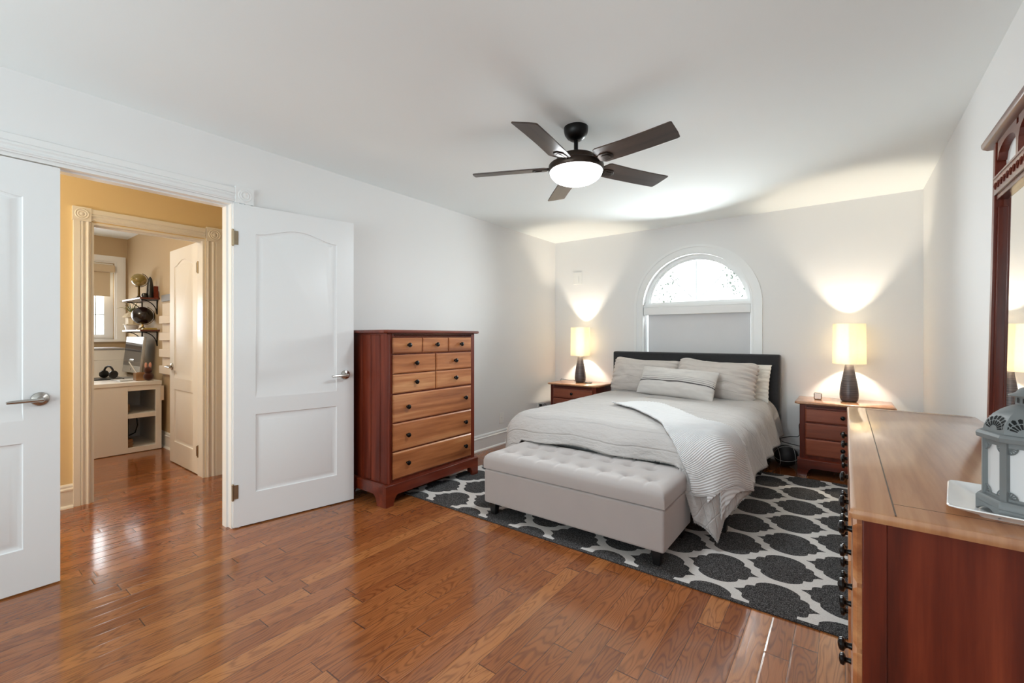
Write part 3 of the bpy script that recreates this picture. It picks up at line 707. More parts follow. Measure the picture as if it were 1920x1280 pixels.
# ------------------------------------------------------------------ plate and lantern on the dresser
pl = MB(); PC = (0.302, 1.378)
rings = [(0.070, 0.0), (0.074, 0.004), (0.115, 0.020), (0.119, 0.0225), (0.117, 0.0245), (0.078, 0.009), (0.0, 0.008)]
def sqr(h, n=28):
    pts = []
    for i in range(n):
        a = 2 * pi * i / n + pi / 4 * 0; c_, s_ = cos(a), sin(a); q = (abs(c_) ** 22 + abs(s_) ** 22) ** (-1 / 22.0); pts.append((h * c_ * q, h * s_ * q))
    return pts
vs = []; NR = 96
for h, z in rings: vs += [(x, y, z) for x, y in sqr(max(h, .0005), NR)]
fs = [(a * NR + i, a * NR + (i + 1) % NR, (a + 1) * NR + (i + 1) % NR, (a + 1) * NR + i) for a in range(len(rings) - 1) for i in range(NR)] + [tuple(range(NR - 1, -1, -1)), tuple(range((len(rings) - 1) * NR, len(rings) * NR))]
pl.add(vs, fs); po = tag(obj('square_plate', pl, M['white_glaze']), 'white square plate under the grey lantern on the dresser', 'plate')
po.location = (PC[0], PC[1], DZ); po.rotation_euler = (0, 0, radians(-8))
la = thing('candle_lantern', 'grey metal candle lantern with pierced dome, on white plate on the dresser', 'lantern', (0.308, 1.350, DZ + 0.009), radians(20), local=True); la.scale = (0.95, 0.95, 0.965)
NO = 8
def octa(r, z, rot=0.0): return [(r * cos(2 * pi * (i + .5) / NO + rot), r * sin(2 * pi * (i + .5) / NO + rot), z) for i in range(NO)]
def octlathe(m, prof, caps=True):
    vs = []
    for r, z in prof: vs += octa(r, z)
    n = len(prof); fs = [(a * NO + i, a * NO + (i + 1) % NO, (a + 1) * NO + (i + 1) % NO, (a + 1) * NO + i) for a in range(n - 1) for i in range(NO)]
    if caps: fs += [tuple(range(NO - 1, -1, -1)), tuple(range((n - 1) * NO, n * NO))]
    return m.add(vs, fs)
m = MB(); RBs = 0.090
octlathe(m, [(0.082, 0.020), (RBs, 0.020), (RBs, 0.030), (0.086, 0.036), (0.078, 0.038)])
for i in range(NO):                           # scalloped foot ring
    p, q = Vector(octa(RBs, 0)[i]), Vector(octa(RBs, 0)[(i + 1) % NO]); ci = Vector((0, 0, 0))
    n = 8; out = [(p + (q - p) * (j / n)) for j in range(n + 1)]; zb = [0.013 * sin(pi * j / n) for j in range(n + 1)]
    for j in range(n):
        a, b = out[j], out[j + 1]; ai, bi = a * 0.95, b * 0.95
        m.add([(a.x, a.y, zb[j]), (b.x, b.y, zb[j + 1]), (b.x, b.y, .021), (a.x, a.y, .021), (ai.x, ai.y, zb[j]), (bi.x, bi.y, zb[j + 1]), (bi.x, bi.y, .021), (ai.x, ai.y, .021)],
              [(0, 1, 2, 3), (7, 6, 5, 4), (0, 4, 5, 1), (1, 5, 6, 2), (0, 3, 7, 4)])
obj('base', m, M['grey_lantern'], la)
ZT = 0.158; RB2 = 0.077
m = MB()
for x, y, z in octa(RB2, 0):
    a = atan2(y, x); c_, s_ = cos(a), sin(a); t = Vector((-s_, c_)); n_ = Vector((c_, s_)); 
    q = [(Vector((x, y)) + t * u + n_ * w_) for u, w_ in ((-.0062, -.006), (.0062, -.006), (.0062, .003), (-.0062, .003))]
    m.prism([(p.x, p.y) for p in q], 'Z', 0.034, ZT)
for z0, z1 in ((0.034, 0.043), (ZT - 0.010, ZT)):
    v0, v1, v2, v3 = octa(RB2 - .004, z0), octa(RB2 + .001, z0), octa(RB2 + .001, z1), octa(RB2 - .004, z1)
    for i in range(NO):
        j = (i + 1) % NO; m.add([v0[i], v0[j], v1[i], v1[j], v2[i], v2[j], v3[i], v3[j]], [(0, 1, 3, 2), (2, 3, 5, 4), (4, 5, 7, 6), (6, 7, 1, 0)])
# fan-shaped corner brackets of each window
for i in range(NO):
    p, q = Vector(octa(RB2, 0)[i]), Vector(octa(RB2, 0)[(i + 1) % NO]); L = (q - p).length; d = (q - p) / L
    for e, sg in ((p + d * .006, 1), (q - d * .006, -1)):
        for zc, sz in ((ZT - .010, -1), (0.043, 1)):
            for kk in range(4):
                a = radians(12 + 22 * kk); l = 0.0135
                b = e + d * sg * l * cos(a); m.tube([(e.x, e.y, zc), (b.x, b.y, zc + sz * l * sin(a))], 0.0011, 4)
            arc = [e + d * sg * .0135 * cos(radians(t)) for t in range(0, 91, 15)]
            m.tube([(arc[j].x, arc[j].y, zc + sz * .0135 * sin(radians(15 * j))) for j in range(7)], 0.0014, 4)
obj('window_post', m, M['grey_lantern'], la)
k = NT('frosted_lantern_glass'); k.base(rgb(238, 239, 240)); k.set(Roughness=0.45, Transmission_Weight=0.25, IOR=1.45)
m = MB(); 
for i in range(NO):
    a, b = octa(RB2 - .003, .04), octa(RB2 - .003, ZT - .006); j = (i + 1) % NO; c0, c1 = octa(RB2 - .005, .04), octa(RB2 - .005, ZT - .006)
    m.add([a[i], a[j], b[j], b[i], c0[i], c0[j], c1[j], c1[i]], [(0, 1, 2, 3), (7, 6, 5, 4), (0, 4, 5, 1), (3, 2, 6, 7), (0, 3, 7, 4), (1, 5, 6, 2)])
obj('frosted_pane', m, k.m, la, smooth=False)
m = MB(); octlathe(m, [(0.078, ZT), (0.089, ZT + .001), (0.0905, ZT + .010), (0.087, ZT + .016), (0.080, ZT + .017)])
obj('roof_rim', m, M['grey_lantern'], la, 0.001)
# dome: eight curved faces, each pierced with a rosette (dark gaps with grey petals standing over them)
DP = [(0.079, 0.0), (0.077, 0.012), (0.072, 0.025), (0.063, 0.038), (0.051, 0.049), (0.038, 0.057), (0.030, 0.060)]
m = MB(); octlathe(m, [(r, ZT + .016 + h) for r, h in DP], False)
do = obj('dome', m, M['grey_lantern'], la, ang=30)
def dome_pt(i, u, h):                         # u in -1..1 across face i, h height
    for a in range(len(DP) - 1):
        if DP[a][1] <= h <= DP[a + 1][1]:
            f = (h - DP[a][1]) / (DP[a + 1][1] - DP[a][1]); r = DP[a][0] + f * (DP[a + 1][0] - DP[a][0]); break
    else: r = DP[-1][0]
    r += 0.0006; p, q = Vector(octa(r, ZT + .016 + h)[i]), Vector(octa(r, ZT + .016 + h)[(i + 1) % NO])
    return p + (q - p) * (u + 1) / 2
hm, pm = MB(), MB()
for i in range(NO):
    hc = 0.010
    for kk in range(9):                       # petals of the pierced rosette
        a0 = radians(8 + 164 * kk / 9); a1 = radians(8 + 164 * (kk + 0.68) / 9)
        for r0, r1 in ((0.010, 0.020), (0.0225, 0.030)):
            pts = []
            for a, r in ((a0, r0), (a1, r0), (a1, r1), ((a0 + a1) / 2, r1 * 1.07), (a0, r1)):
                wdt = 0.030 * (1 - (hc + r * sin(a)) * 6); pts.append(dome_pt(i, max(-.85, min(.85, r * cos(a) / max(wdt, .012))), hc + r * sin(a) * 0.95 - .004))
            o = len(hm.v); hm.add(pts, [tuple(range(len(pts)))])
obj('pierced_rosette', hm, paint('dark_opening', rgb(26, 27, 28), 0.9, 0), do, smooth=False)
m = MB(); m.lathe([(0.030, 0), (0.030, 0.018), (0.0315, 0.019)], (0, 0, ZT + .076), 'Z', 32)
m.lathe([(0.040, 0.018), (0.041, 0.020), (0.030, 0.025), (0.024, 0.034), (0.018, 0.037), (0.001, 0.038)], (0, 0, ZT + .076), 'Z', 32)
nk = obj('chimney_cap', m, M['grey_lantern'], la)
m = MB()
for i in range(14):
    a = 2 * pi * i / 14; e = Vector((cos(a), sin(a), 0)); t = Vector((-sin(a), cos(a), 0)); c = e * 0.0303 + Vector((0, 0, ZT + .0855))
    m.add([c - t * .0035 + Vector((0, 0, -.005)), c + t * .0035 + Vector((0, 0, -.005)), c + t * .0035 + Vector((0, 0, .004)), c + Vector((0, 0, .0065)), c - t * .0035 + Vector((0, 0, .004))], [(0, 1, 2, 3, 4)])
obj('pierced_slot', m, M['black_plastic'], nk, smooth=False)

# ------------------------------------------------------------------ ceiling fan
FC = (-1.268, 2.306)
fan = thing('ceiling_fan', 'dark five-blade ceiling fan with a lit frosted bowl', 'ceiling fan', (FC[0], FC[1], ZC))
obj('canopy', MB().lathe([(0.071, 0.0), (0.071, -0.018), (0.066, -0.040), (0.050, -0.062), (0.032, -0.074), (0.018, -0.076)], (FC[0], FC[1], ZC), 'Z', 40), M['black_metal'], fan)
obj('downrod', MB().lathe([(0.0125, 2.36), (0.0125, 2.285)], (FC[0], FC[1], 0), 'Z', 20).lathe([(0.03, 2.268), (0.028, 2.282), (0.018, 2.300), (0.0125, 2.303)], (FC[0], FC[1], 0), 'Z', 24), M['black_metal'], fan)
obj('motor_housing', MB().lathe([(0.035, 2.272), (0.085, 2.270), (0.112, 2.258), (0.116, 2.240), (0.112, 2.226), (0.135, 2.222), (0.150, 2.214), (0.150, 2.208)], (FC[0], FC[1], 0), 'Z', 48), M['bronze'], fan)
obj('light_ring', MB().lathe([(0.120, 2.216), (0.157, 2.213), (0.161, 2.208), (0.161, 2.180), (0.157, 2.174), (0.150, 2.172)], (FC[0], FC[1], 0), 'Z', 56, False), M['bronze'], fan)
bp = [(0.154, 2.178)]
for i in range(1, 13):
    a = pi / 2 * i / 12; bp.append((max(.001, 0.154 * cos(a) ** 0.8 if i < 12 else .001), 2.178 - 0.076 * sin(a)))
obj('light_bowl', MB().lathe(bp, (FC[0], FC[1], 0), 'Z', 56, False), glow('lit_frosted_bowl', (0.92, 0.97, 1.0, 1), 24.0), fan)
light('fan_bowl_light', 'AREA', (FC[0], FC[1], 2.096), 10, (0.88, 0.96, 1.0), (0, 0, 0), 0.20, 0.20).data.shape = 'DISK'
for kx in range(5):
    a = radians(-156.3 + 72 * kx); mt = Matrix.Translation((FC[0], FC[1], 2.203)) @ Matrix.Rotation(a, 4, 'Z') @ Matrix.Rotation(radians(-13), 4, 'X')
    outl = [(0.150, -0.020), (0.185, -0.078), (0.20, -0.084), (0.36, -0.070), (0.50, -0.064), (0.635, -0.062), (0.640, -0.055), (0.628, 0.030), (0.618, 0.066), (0.608, 0.070), (0.46, 0.066), (0.30, 0.058), (0.185, 0.050), (0.150, 0.020)]
    me_b = MB(); me_b.prism(outl, 'Z', -0.003, 0.004)
    bl = obj('blade', me_b, M['blade'], fan, 0.002)
    bl.matrix_local = Matrix.Translation(-Vector(fan.location)) @ mt
    bl.data.transform(Matrix.Translation(Vector(fan.location)))
    m = MB(); m.prism([(0.105, -0.014), (0.165, -0.016), (0.195, -0.034), (0.245, -0.030), (0.262, 0.0), (0.245, 0.030), (0.195, 0.034), (0.165, 0.016), (0.105, 0.014)], 'Z', -0.009, -0.0035)
    m.prism([(0.20, -0.018), (0.238, -0.015), (0.248, 0), (0.238, 0.015), (0.20, 0.018)], 'Z', -0.012, -0.009)
    ir = obj('blade_iron', m, M['bronze'], bl, 0.0015); ir.data.transform(Matrix.Translation(Vector(fan.location)))

# ------------------------------------------------------------------ table lamps
def shade_mat():
    k = NT('lit_lamp_shade'); c = k.coord()
    d = k.new('ShaderNodeBsdfDiffuse'); t = k.new('ShaderNodeBsdfTranslucent'); mx = k.new('ShaderNodeMixShader'); mx.inputs[0].default_value = 0.42
    fib = k.noise(c, 55, 4, 0.65); col = k.mix(fib, rgb(245, 238, 222), rgb(252, 248, 236))
    k.link(col, d.inputs[0]); k.link(col, t.inputs[0]); k.link(d.outputs[0], mx.inputs[1]); k.link(t.outputs[0], mx.inputs[2]); k.link(mx.outputs[0], k.out.inputs[0])
    return k.m
k = NT('grey_ringed_ceramic'); s = k.xyz(k.coord())
st = k.noise(k.comb(k.math('MULTIPLY', s[0], 3), k.math('MULTIPLY', s[1], 3), k.math('MULTIPLY', s[2], 190)), 1.0, 3, 0.7)
k.base(k.ramp(st, [(0.35, rgb(50, 46, 50)), (0.52, rgb(76, 70, 74)), (0.72, rgb(128, 118, 114))])); k.set(Roughness=0.32, Specular_IOR_Level=0.5); k.bump(st, 0.2, 0.002)
CERAM = k.m; SHADE = shade_mat()
def table_lamp(x, y, z):
    t = thing('table_lamp', 'lit table lamp with ringed grey base, on the nightstand right of the bed', 'lamp', (x, y, z), group='pair of bedside table lamps')
    t['_local'] = 1
    obj('lamp_base', MB().lathe([(0.050, 0.0), (0.058, 0.004), (0.066, 0.025), (0.068, 0.060), (0.064, 0.115), (0.055, 0.175), (0.044, 0.235), (0.034, 0.290), (0.030, 0.318), (0.026, 0.322)], (0, 0, 0), 'Z', 40), CERAM, t)
    obj('socket', MB().lathe([(0.011, 0.32), (0.011, 0.335), (0.017, 0.337), (0.017, 0.372)], (0, 0, 0), 'Z', 18), M['brass'], t)
    obj('bulb', MB().sphere((0, 0, 0.402), 0.030, 18, 12, 1.2), glow('lit_bulb', (1.0, 0.86, 0.62, 1), 18.0), t)
    sh_ = [(0.119, 0.325), (0.116, 0.672), (0.1145, 0.672), (0.1175, 0.325), (0.119, 0.325)]
    obj('lamp_shade', MB().lathe(sh_, (0, 0, 0), 'Z', 56, False), SHADE, t)
    m = MB()
    for a in (0, 120, 240): m.tube([(0.012 * cos(radians(a)), 0.012 * sin(radians(a)), 0.37), (0.117 * cos(radians(a)), 0.117 * sin(radians(a)), 0.375)], 0.0016, 6)
    obj('shade_spider', m, M['black_metal'], t)
    return t
lp = table_lamp(0.026, 4.835, 0.640); lp['label'] = 'lit table lamp with ringed grey base, on the nightstand right of the bed'
lp2 = copy_tree(lp); lp2.location = (-2.607, 4.850, 0.640); tag(lp2, 'lit table lamp with grey base, on the nightstand in the far left corner', 'lamp', 'pair of bedside table lamps')
for q in (lp, lp2):
    light('bedside_bulb', 'POINT', (q.location.x, q.location.y, 0.64 + 0.472), 36.0, (1.0, 0.86, 0.67), radius=0.026)

# ------------------------------------------------------------------ bed
BX, HW, YFT, ZT_, RR = -1.335, 0.665, 2.85, 0.600, 0.15
YHD = 4.855
bed = thing('bed', 'upholstered charcoal bed with plain headboard under the arched window', 'bed', (BX, 3.9, 0))
m = MB(); m.box(-2.182, -0.492, 4.862, 4.965, 0.16, 1.028); obj('headboard', m, M['headboard'], bed, 0.018, seg=3)
m = MB(); m.box(-2.08, -0.59, 2.92, 4.862, 0.15, 0.345); obj('side_rail', m, M['headboard'], bed, 0.012)
m = MB(); m.box(-2.070, -0.600, 2.93, 4.855, 0.345, 0.570); obj('mattress', m, paint('mattress_white', rgb(225, 225, 225), 0.9, 0), bed, 0.04, seg=3)
for x in (-2.06, -0.61):
    for y in (2.95, 4.35): obj('leg', MB().box(x - .03, x + .03, y - .03, y + .03, RZ, 0.16), M['black_plastic'], bed, 0.003)
    obj('leg', MB().box(x - .03, x + .03, 4.88, 4.94, 0.0, 0.17), M['black_plastic'], bed, 0.003)

NX0, NX1, NY0, NY1 = -1.945, -0.738, 2.265, 2.755   # the bench standing against the foot
def wrinkle(s, t):
    return 0.007 * noise.noise(Vector((s * 2.2, t * 2.6, 1.3))) + 0.0045 * noise.noise(Vector((s * 5, t * 8, 4.1))) + 0.0022 * noise.noise(Vector((s * 11, t * 17, 2.2)))
def drape(s, t, lift=0.0):
    ax = max(0.0, abs(s) - HW); ay = max(0.0, YFT - t); d = hypot(ax, ay)
    sg = 1 if s >= 0 else -1
    bx = BX + max(-HW, min(HW, s)); by = max(YFT, t)
    crown = 0.018 * max(0.0, 1 - (s / (HW + 0.1)) ** 2)
    wv = wrinkle(s, t)
    z = ZT_ + crown + wv * (1.0 if d < 0.01 else 0.6)
    q_ = max(0.0, min(1.0, (NX1 + 0.02 - bx) / 0.05)) * max(0.0, min(1.0, (bx - NX0 + 0.08) / 0.08)) * (1 if t < YFT else 0)
    lid = 0.014 + (0.412 + lift * 0.9) * q_ * q_ * (3 - 2 * q_)
    if d < 1e-6: return Vector((bx, by, z + lift))
    ux, uy = ax / d, ay / d; c2 = (ux * ux - uy * uy)
    kf = 0.05 + 0.16 * abs(c2); am = math.acos(kf); arc = RR * am
    if d < arc: a = d / RR; out, fall, nx, nz = RR * sin(a), RR * (1 - cos(a)), sin(a), cos(a)
    else:
        e = d - arc
        out, fall, nx, nz = RR * sin(am) + kf * e, RR * (1 - kf) + e * sqrt(1 - kf * kf), sin(am), kf
    # soft vertical folds on the hanging part
    fold = 0.016 * min(1.0, d / 0.3) * sin((t if ux > uy else s) * 13.0 + 3 * noise.noise(Vector((s, t, 7)))) * c2 * c2
    out += fold + lift * nx + wv
    return Vector((bx + sg * ux * out, by - uy * out, max(lid, z - fall + lift * nz)))
def foot_drop(s):
    e = 0.266 + 0.010 * sin(s * 9)
    if s > 0.53: e += (0.555 - 0.266) * min(1.0, (s - 0.53) / 0.12) ** 1.2
    if s > 0.96: e -= 0.36 * ((s - 0.96) / 0.125) ** 1.15
    if s < -0.60: e += 0.17 * min(1.0, (-0.60 - s) / 0.15) - 0.10 * max(0.0, (-0.9 - s) / 0.18)
    return e
SR, SL = HW + 0.42, -(HW + 0.42)
def hemround(s):                              # the right foot corner of the quilt is rounded to a point
    return 0.0
NU, NV = 150, 170
def quilt_uv(u, v):
    s = SL + (SR - SL) * u
    t0 = YFT - foot_drop(s); t = t0 + (YHD - t0) * (v ** 1.0)
    return s, t
qm = MB(); uvs = []
def qf(u, v):
    s, t = quilt_uv(u, v); uvs.append((s, t)); return drape(s, t, 0.012)
qm.grid(qf, NU, NV)
k = NT('quilted_cotton'); uvn = k.new('ShaderNodeUVMap'); U = k.xyz(uvn.outputs[0])
nn = k.noise(uvn.outputs[0], 3.0, 2)
tl = k.math('ADD', U[1], k.math('MULTIPLY', nn, 0.05))
def groove(val, period, width):
    f = k.math('FRACT', k.math('DIVIDE', val, period)); e = k.math('ABSOLUTE', k.math('SUBTRACT', f, 0.5)); return k.math('MINIMUM', k.math('DIVIDE', e, width), 1.0)
g1 = groove(tl, 0.105, 0.07)
dg1 = groove(k.math('ADD', U[0], U[1]), 0.16, 0.06); dg2 = groove(k.math('SUBTRACT', U[0], U[1]), 0.16, 0.06)
side = k.math('GREATER_THAN', U[0], HW - 0.10)
gg = k.math('ADD', k.math('MULTIPLY', k.math('SUBTRACT', 1.0, side), g1), k.math('MULTIPLY', side, k.math('ADD', 0.4, k.math('MULTIPLY', 0.6, k.math('MINIMUM', dg1, dg2)))))
puck = k.noise(k.comb(k.math('MULTIPLY', U[0], 14), k.math('MULTIPLY', U[1], 30), 0.0), 1.0, 3, 0.6)
k.base(k.mix(k.math('MULTIPLY', k.math('SUBTRACT', 1.0, gg), 0.05), rgb(182, 178, 176), rgb(144, 139, 135))); k.set(Roughness=0.9, Sheen_Weight=0.2, Specular_IOR_Level=0.2)
k.bump(k.math('ADD', gg, k.math('MULTIPLY', puck, 2.4)), 0.6, 0.007); QUILT = k.m
quilt = tag(obj('quilt', qm, QUILT, None, uv=uvs, ang=180), 'off-white channel quilted bedspread with frayed edge covering the bed', 'quilt')
quilt.modifiers.new('solid', 'SOLIDIFY').thickness = 0.010
fm = MB(); rnd = random.Random(5)
hem = [(SL + (SR - SL) * i / 400, None) for i in range(401)]
edge = []
for i in range(401):
    s = SL + (SR - SL) * i / 400; edge.append((s, YFT - foot_drop(s)))
for i in range(420):
    edge.append((SR, (YFT - foot_drop(SR)) + (YHD - YFT + foot_drop(SR)) * i / 420))
for i in range(420):
    edge.append((SL, (YFT - foot_drop(SL)) + (YHD - YFT + foot_drop(SL)) * i / 420))
cs, ct = 0.0, 3.7
for (s, t) in edge:
    p = drape(s, t, 0.012); q2 = drape(s * 0.995, t + (0.006 if t < YFT else 0), 0.012); dirv = (p - drape(s - 0.02 * (1 if s > SR - .01 else -1 if s < SL + .01 else 0), t + (0.02 if t < YFT and abs(s) < SR - .01 else 0), 0.012))
    if dirv.length < 1e-4: continue
    dirv.normalize(); L = rnd.uniform(0.003, 0.010); j = Vector((rnd.uniform(-.004, .004), rnd.uniform(-.004, .004), rnd.uniform(-.003, .003)))
    side_ = dirv.cross(Vector((0.3, 0.5, 0.8))).normalized() * 0.0022
    e = p + dirv * L + j; e.z = max(e.z, 0.011)
    fm.add([p - side_, p + side_, e], [(0, 1, 2)])
fr = obj('fringe', fm, fabric('fringe_thread', rgb(226, 223, 219), 0.9, 500, 0.1, 0.02), None); fr.parent = quilt; fr['kind'] = 'stuff'

# ribbed throw lying diagonally over the foot corner (edges given on the quilt's own surface)
THROW_L = [(-0.222, 3.442), (-0.024, 3.334), (0.151, 3.162), (0.324, 2.946), (0.432, 2.791), (0.487, 2.735), (0.534, 2.683), (0.567, 2.636), (0.597, 2.582), (0.622, 2.528), (0.640, 2.450)]
THROW_R = [(-0.100, 3.700), (0.080, 3.720), (0.289, 3.523), (0.507, 3.263), (0.654, 3.180), (0.740, 3.143), (0.787, 3.085), (0.827, 3.040), (0.887, 3.010), (0.985, 3.000), (1.080, 2.990)]
def along(pts, v):
    n = len(pts) - 1; x = v * n; i = min(int(x), n - 1); f = x - i
    p0, p1, p2, p3 = pts[max(i - 1, 0)], pts[i], pts[i + 1], pts[min(i + 2, n)]
    return tuple(0.5 * (2 * b + (c - a) * f + (2 * a - 5 * b + 4 * c - d) * f * f + (3 * b - a - 3 * c + d) * f ** 3) for a, b, c, d in zip(p0, p1, p2, p3))
def throw_pt(u, v, extra=0.0):
    a, b = along(THROW_L, v), along(THROW_R, v)
    s, t = a[0] + (b[0] - a[0]) * u, a[1] + (b[1] - a[1]) * u
    bow = max(0.0, (v - 0.55) / 0.45) ** 1.4 * 4 * u * (1 - u); t -= 0.15 * bow; s += 0.015 * bow
    rib = 0.0019 * sin(v * 2 * pi * 72)
    pl_ = 0.004 * noise.noise(Vector((u * 3, v * 5, 2))) + 0.010 * exp(-((u) / .05) ** 2) * (v < .98)
    return drape(s, t, 0.030 + rib + pl_ + extra)
tm = MB(); tm.grid(lambda u, v: throw_pt(u, v), 40, 720)
THROWM = fabric('ribbed_white_knit', rgb(212, 212, 213), 0.92, 600, 0.3, 0.03, 20)
thr = tag(obj('throw_blanket', tm, THROWM, None, ang=180), 'white ribbed knit throw draped diagonally over the foot corner of the bed', 'blanket')
thr.modifiers.new('solid', 'SOLIDIFY').thickness = 0.008
# its loose under-layers: the flap along the right edge and the turned-back corner below
um = MB()
um.grid(lambda u, v: throw_pt(0.82 + 0.36 * u, 0.60 + 0.34 * v, -0.014 - 0.006 * u), 16, 60)
o = obj('under_layer', um, THROWM, None, ang=180); o.parent = thr; o.modifiers.new('solid', 'SOLIDIFY').thickness = 0.006
LOOSE = [((0.730, 2.54), (0.93, 2.62), (0.770, 2.430)), ((0.845, 2.590), (1.082, 3.00), (0.966, 2.435))]
lm = MB()
for tri in LOOSE:
    a, b, c = [Vector((q[0], q[1], 0)) for q in tri]
    lm.grid(lambda u, v: drape(*(a.lerp(b, u).lerp(c, v))[:2], 0.022 + 0.0018 * sin(v * 2 * pi * 7)), 30, 90)
o = obj('turned_corner', lm, THROWM, None, ang=180); o.parent = thr; o.modifiers.new('solid', 'SOLIDIFY').thickness = 0.006

# ------------------------------------------------------------------ pillows
def pillow_mesh(w_, h_, t_, seed, ruffle=0.0, pinch=0.05, nu=60, nv=40, sag=0.0, soft=0.0):
    m = MB(); uv = []; rn = Vector((seed * 3.1, seed * 1.7, 0))
    def pt(u, v, sd):
        U, V = 2 * u - 1, 2 * v - 1
        edge_ = max(0.0, (1 - abs(U) ** 3.0)) ** 0.6 * max(0.0, (1 - abs(V) ** 2.3)) ** 0.62
        x = U * w_ / 2 * (1 - pinch * (1 - abs(V)) * 0 - pinch * (1 - V * V) * 0.6 * abs(U) ** 2)
        z = V * h_ / 2 * (1 - pinch * (1 - U * U) * abs(V) ** 2)
        x *= 1 - soft * abs(V) ** 7; z *= 1 - soft * 1.5 * abs(U) ** 9
        wr = noise.noise(Vector((U * 2.3, V * 2.6, sd)) + rn) * 0.10
        y = sd * t_ / 2 * edge_ * (1 + wr)
        if ruffle:
            g = max(0.0, abs(U) - 0.55) / 0.45
            y += sd * ruffle * g * sin(V * 26 + 4 * noise.noise(Vector((U * 3, V * 3, seed)))) * edge_ ** 0.5
            x += ruffle * 0.7 * g * sin(V * 31 + seed) * (1 if U > 0 else -1)
        y += (0.014 * noise.noise(Vector((U * 3.1, V * 3.4, sd * 5)) + rn) + 0.006 * noise.noise(Vector((U * 8, V * 6, sd * 3)) + rn)) * edge_ ** 0.5
        z += 0.008 * noise.noise(Vector((U * 2, seed, 3))) - sag * (1 - U * U) * (V > 0) * V
        uv.append((u, v)); return (x, y, z)
    m.grid(lambda u, v: pt(u, v, -1), nu, nv); m.grid(lambda u, v: pt(u, v, 1), nu, nv)
    return m, uv
def pillow(name, label, size, loc, tilt, roll, yaw, mat, seed, ruffle=0.0, pinch=0.06, sag=0.0, cat='pillow', group=None, soft=0.0):
    m, uv = pillow_mesh(size[0], size[1], size[2], seed, ruffle, pinch, sag=sag, soft=soft)
    o = obj(name, m, mat, None, uv=uv, ang=180)
    bm = bmesh.new(); bm.from_mesh(o.data); bmesh.ops.remove_doubles(bm, verts=bm.verts, dist=0.0008); bmesh.ops.recalc_face_normals(bm, faces=bm.faces); bm.to_mesh(o.data); bm.free()
    o.rotation_euler = (Matrix.Rotation(yaw, 4, 'Z') @ Matrix.Rotation(tilt, 4, 'X') @ Matrix.Rotation(roll, 4, 'Y')).to_euler(); o.location = loc
    o.modifiers.new('sub', 'SUBSURF').render_levels = 1
    return tag(o, label, cat, group)
def mat_sham(name, base, line):
    k = NT(name); uvn = k.new('ShaderNodeUVMap'); U = k.xyz(uvn.outputs[0]); nn = k.noise(uvn.outputs[0], 4.0, 2)
    v = k.math('ADD', U[1], k.math('MULTIPLY', nn, 0.10))
    f = k.math('FRACT', k.math('MULTIPLY', v, 6.0)); g = k.math('MINIMUM', k.math('DIVIDE', k.math('ABSOLUTE', k.math('SUBTRACT', f, 0.5)), 0.05), 1.0)
    k.base(k.mix(k.math('MULTIPLY', k.math('SUBTRACT', 1.0, g), 0.35), base, line)); k.set(Roughness=0.92, Sheen_Weight=0.2, Specular_IOR_Level=0.2)
    pk = k.noise(k.comb(k.math('MULTIPLY', U[0], 14), k.math('MULTIPLY', U[1], 22), 0), 1.0, 4, 0.6)
    k.bump(k.math('ADD', g, k.math('MULTIPLY', pk, 1.2)), 0.5, 0.006); return k.m
SHAM = mat_sham('quilted_sham_cloth', rgb(200, 192, 186), rgb(150, 140, 133))
k = NT('striped_lumbar_cloth'); uvn = k.new('ShaderNodeUVMap'); U = k.xyz(uvn.outputs[0])
def band(c, w_): return k.math('LESS_THAN', k.math('ABSOLUTE', k.math('SUBTRACT', U[1], c)), w_)
dash = k.math('GREATER_THAN', k.math('FRACT', k.math('MULTIPLY', U[0], 58.0)), 0.30); dash2 = k.math('GREATER_THAN', k.math('FRACT', k.math('MULTIPLY', U[0], 74.0)), 0.45)
b1 = k.math('MULTIPLY', band(0.415, 0.020), k.math('ADD', 0.5, k.math('MULTIPLY', dash, 0.5)))
b2 = k.math('MULTIPLY', k.math('MULTIPLY', band(0.480, 0.012), dash2), 0.85); b3 = k.math('MULTIPLY', k.math('MULTIPLY', band(0.54, 0.008), dash), 0.7); b4 = k.math('MULTIPLY', k.math('MULTIPLY', band(0.60, 0.006), dash2), 0.6)
bb = k.math('MAXIMUM', k.math('MAXIMUM', b1, b2), k.math('MAXIMUM', b3, b4))
wv = k.noise(k.comb(k.math('MULTIPLY', U[0], 260), k.math('MULTIPLY', U[1], 130), 0), 1.0, 2)
k.base(k.mix(bb, k.mix(wv, rgb(196, 191, 187), rgb(216, 212, 208)), rgb(40, 37, 39))); k.set(Roughness=0.95, Specular_IOR_Level=0.15); k.bump(wv, 0.4, 0.003); LUMB = k.m
WHITEP = mat_sham('white_pillow_cloth', rgb(232, 228, 220), rgb(205, 198, 186))
pillow('pillow', 'white pillow mostly hidden behind the right-hand grey sham', (0.60, 0.37, 0.12), (-0.858, 4.775, 0.765), radians(-14), radians(2), radians(-2), WHITEP, 9, 0.004, 0.06)
pillow('pillow_sham', 'grey quilted pillow sham propped at the lamp-corner side, left half of headboard', (0.73, 0.43, 0.29), (-1.715, 4.625, 0.782), radians(-22), radians(2.5), radians(3), SHAM, 2, 0.010, 0.07, 0.03, group='quilted pillow shams', soft=0.08)
pillow('pillow_sham', 'grey quilted pillow sham with a gathered end, in front of the white pillow', (0.76, 0.44, 0.30), (-1.010, 4.590, 0.785), radians(-24), radians(3), radians(-3), SHAM, 5, 0.016, 0.07, 0.03, group='quilted pillow shams', soft=0.085)
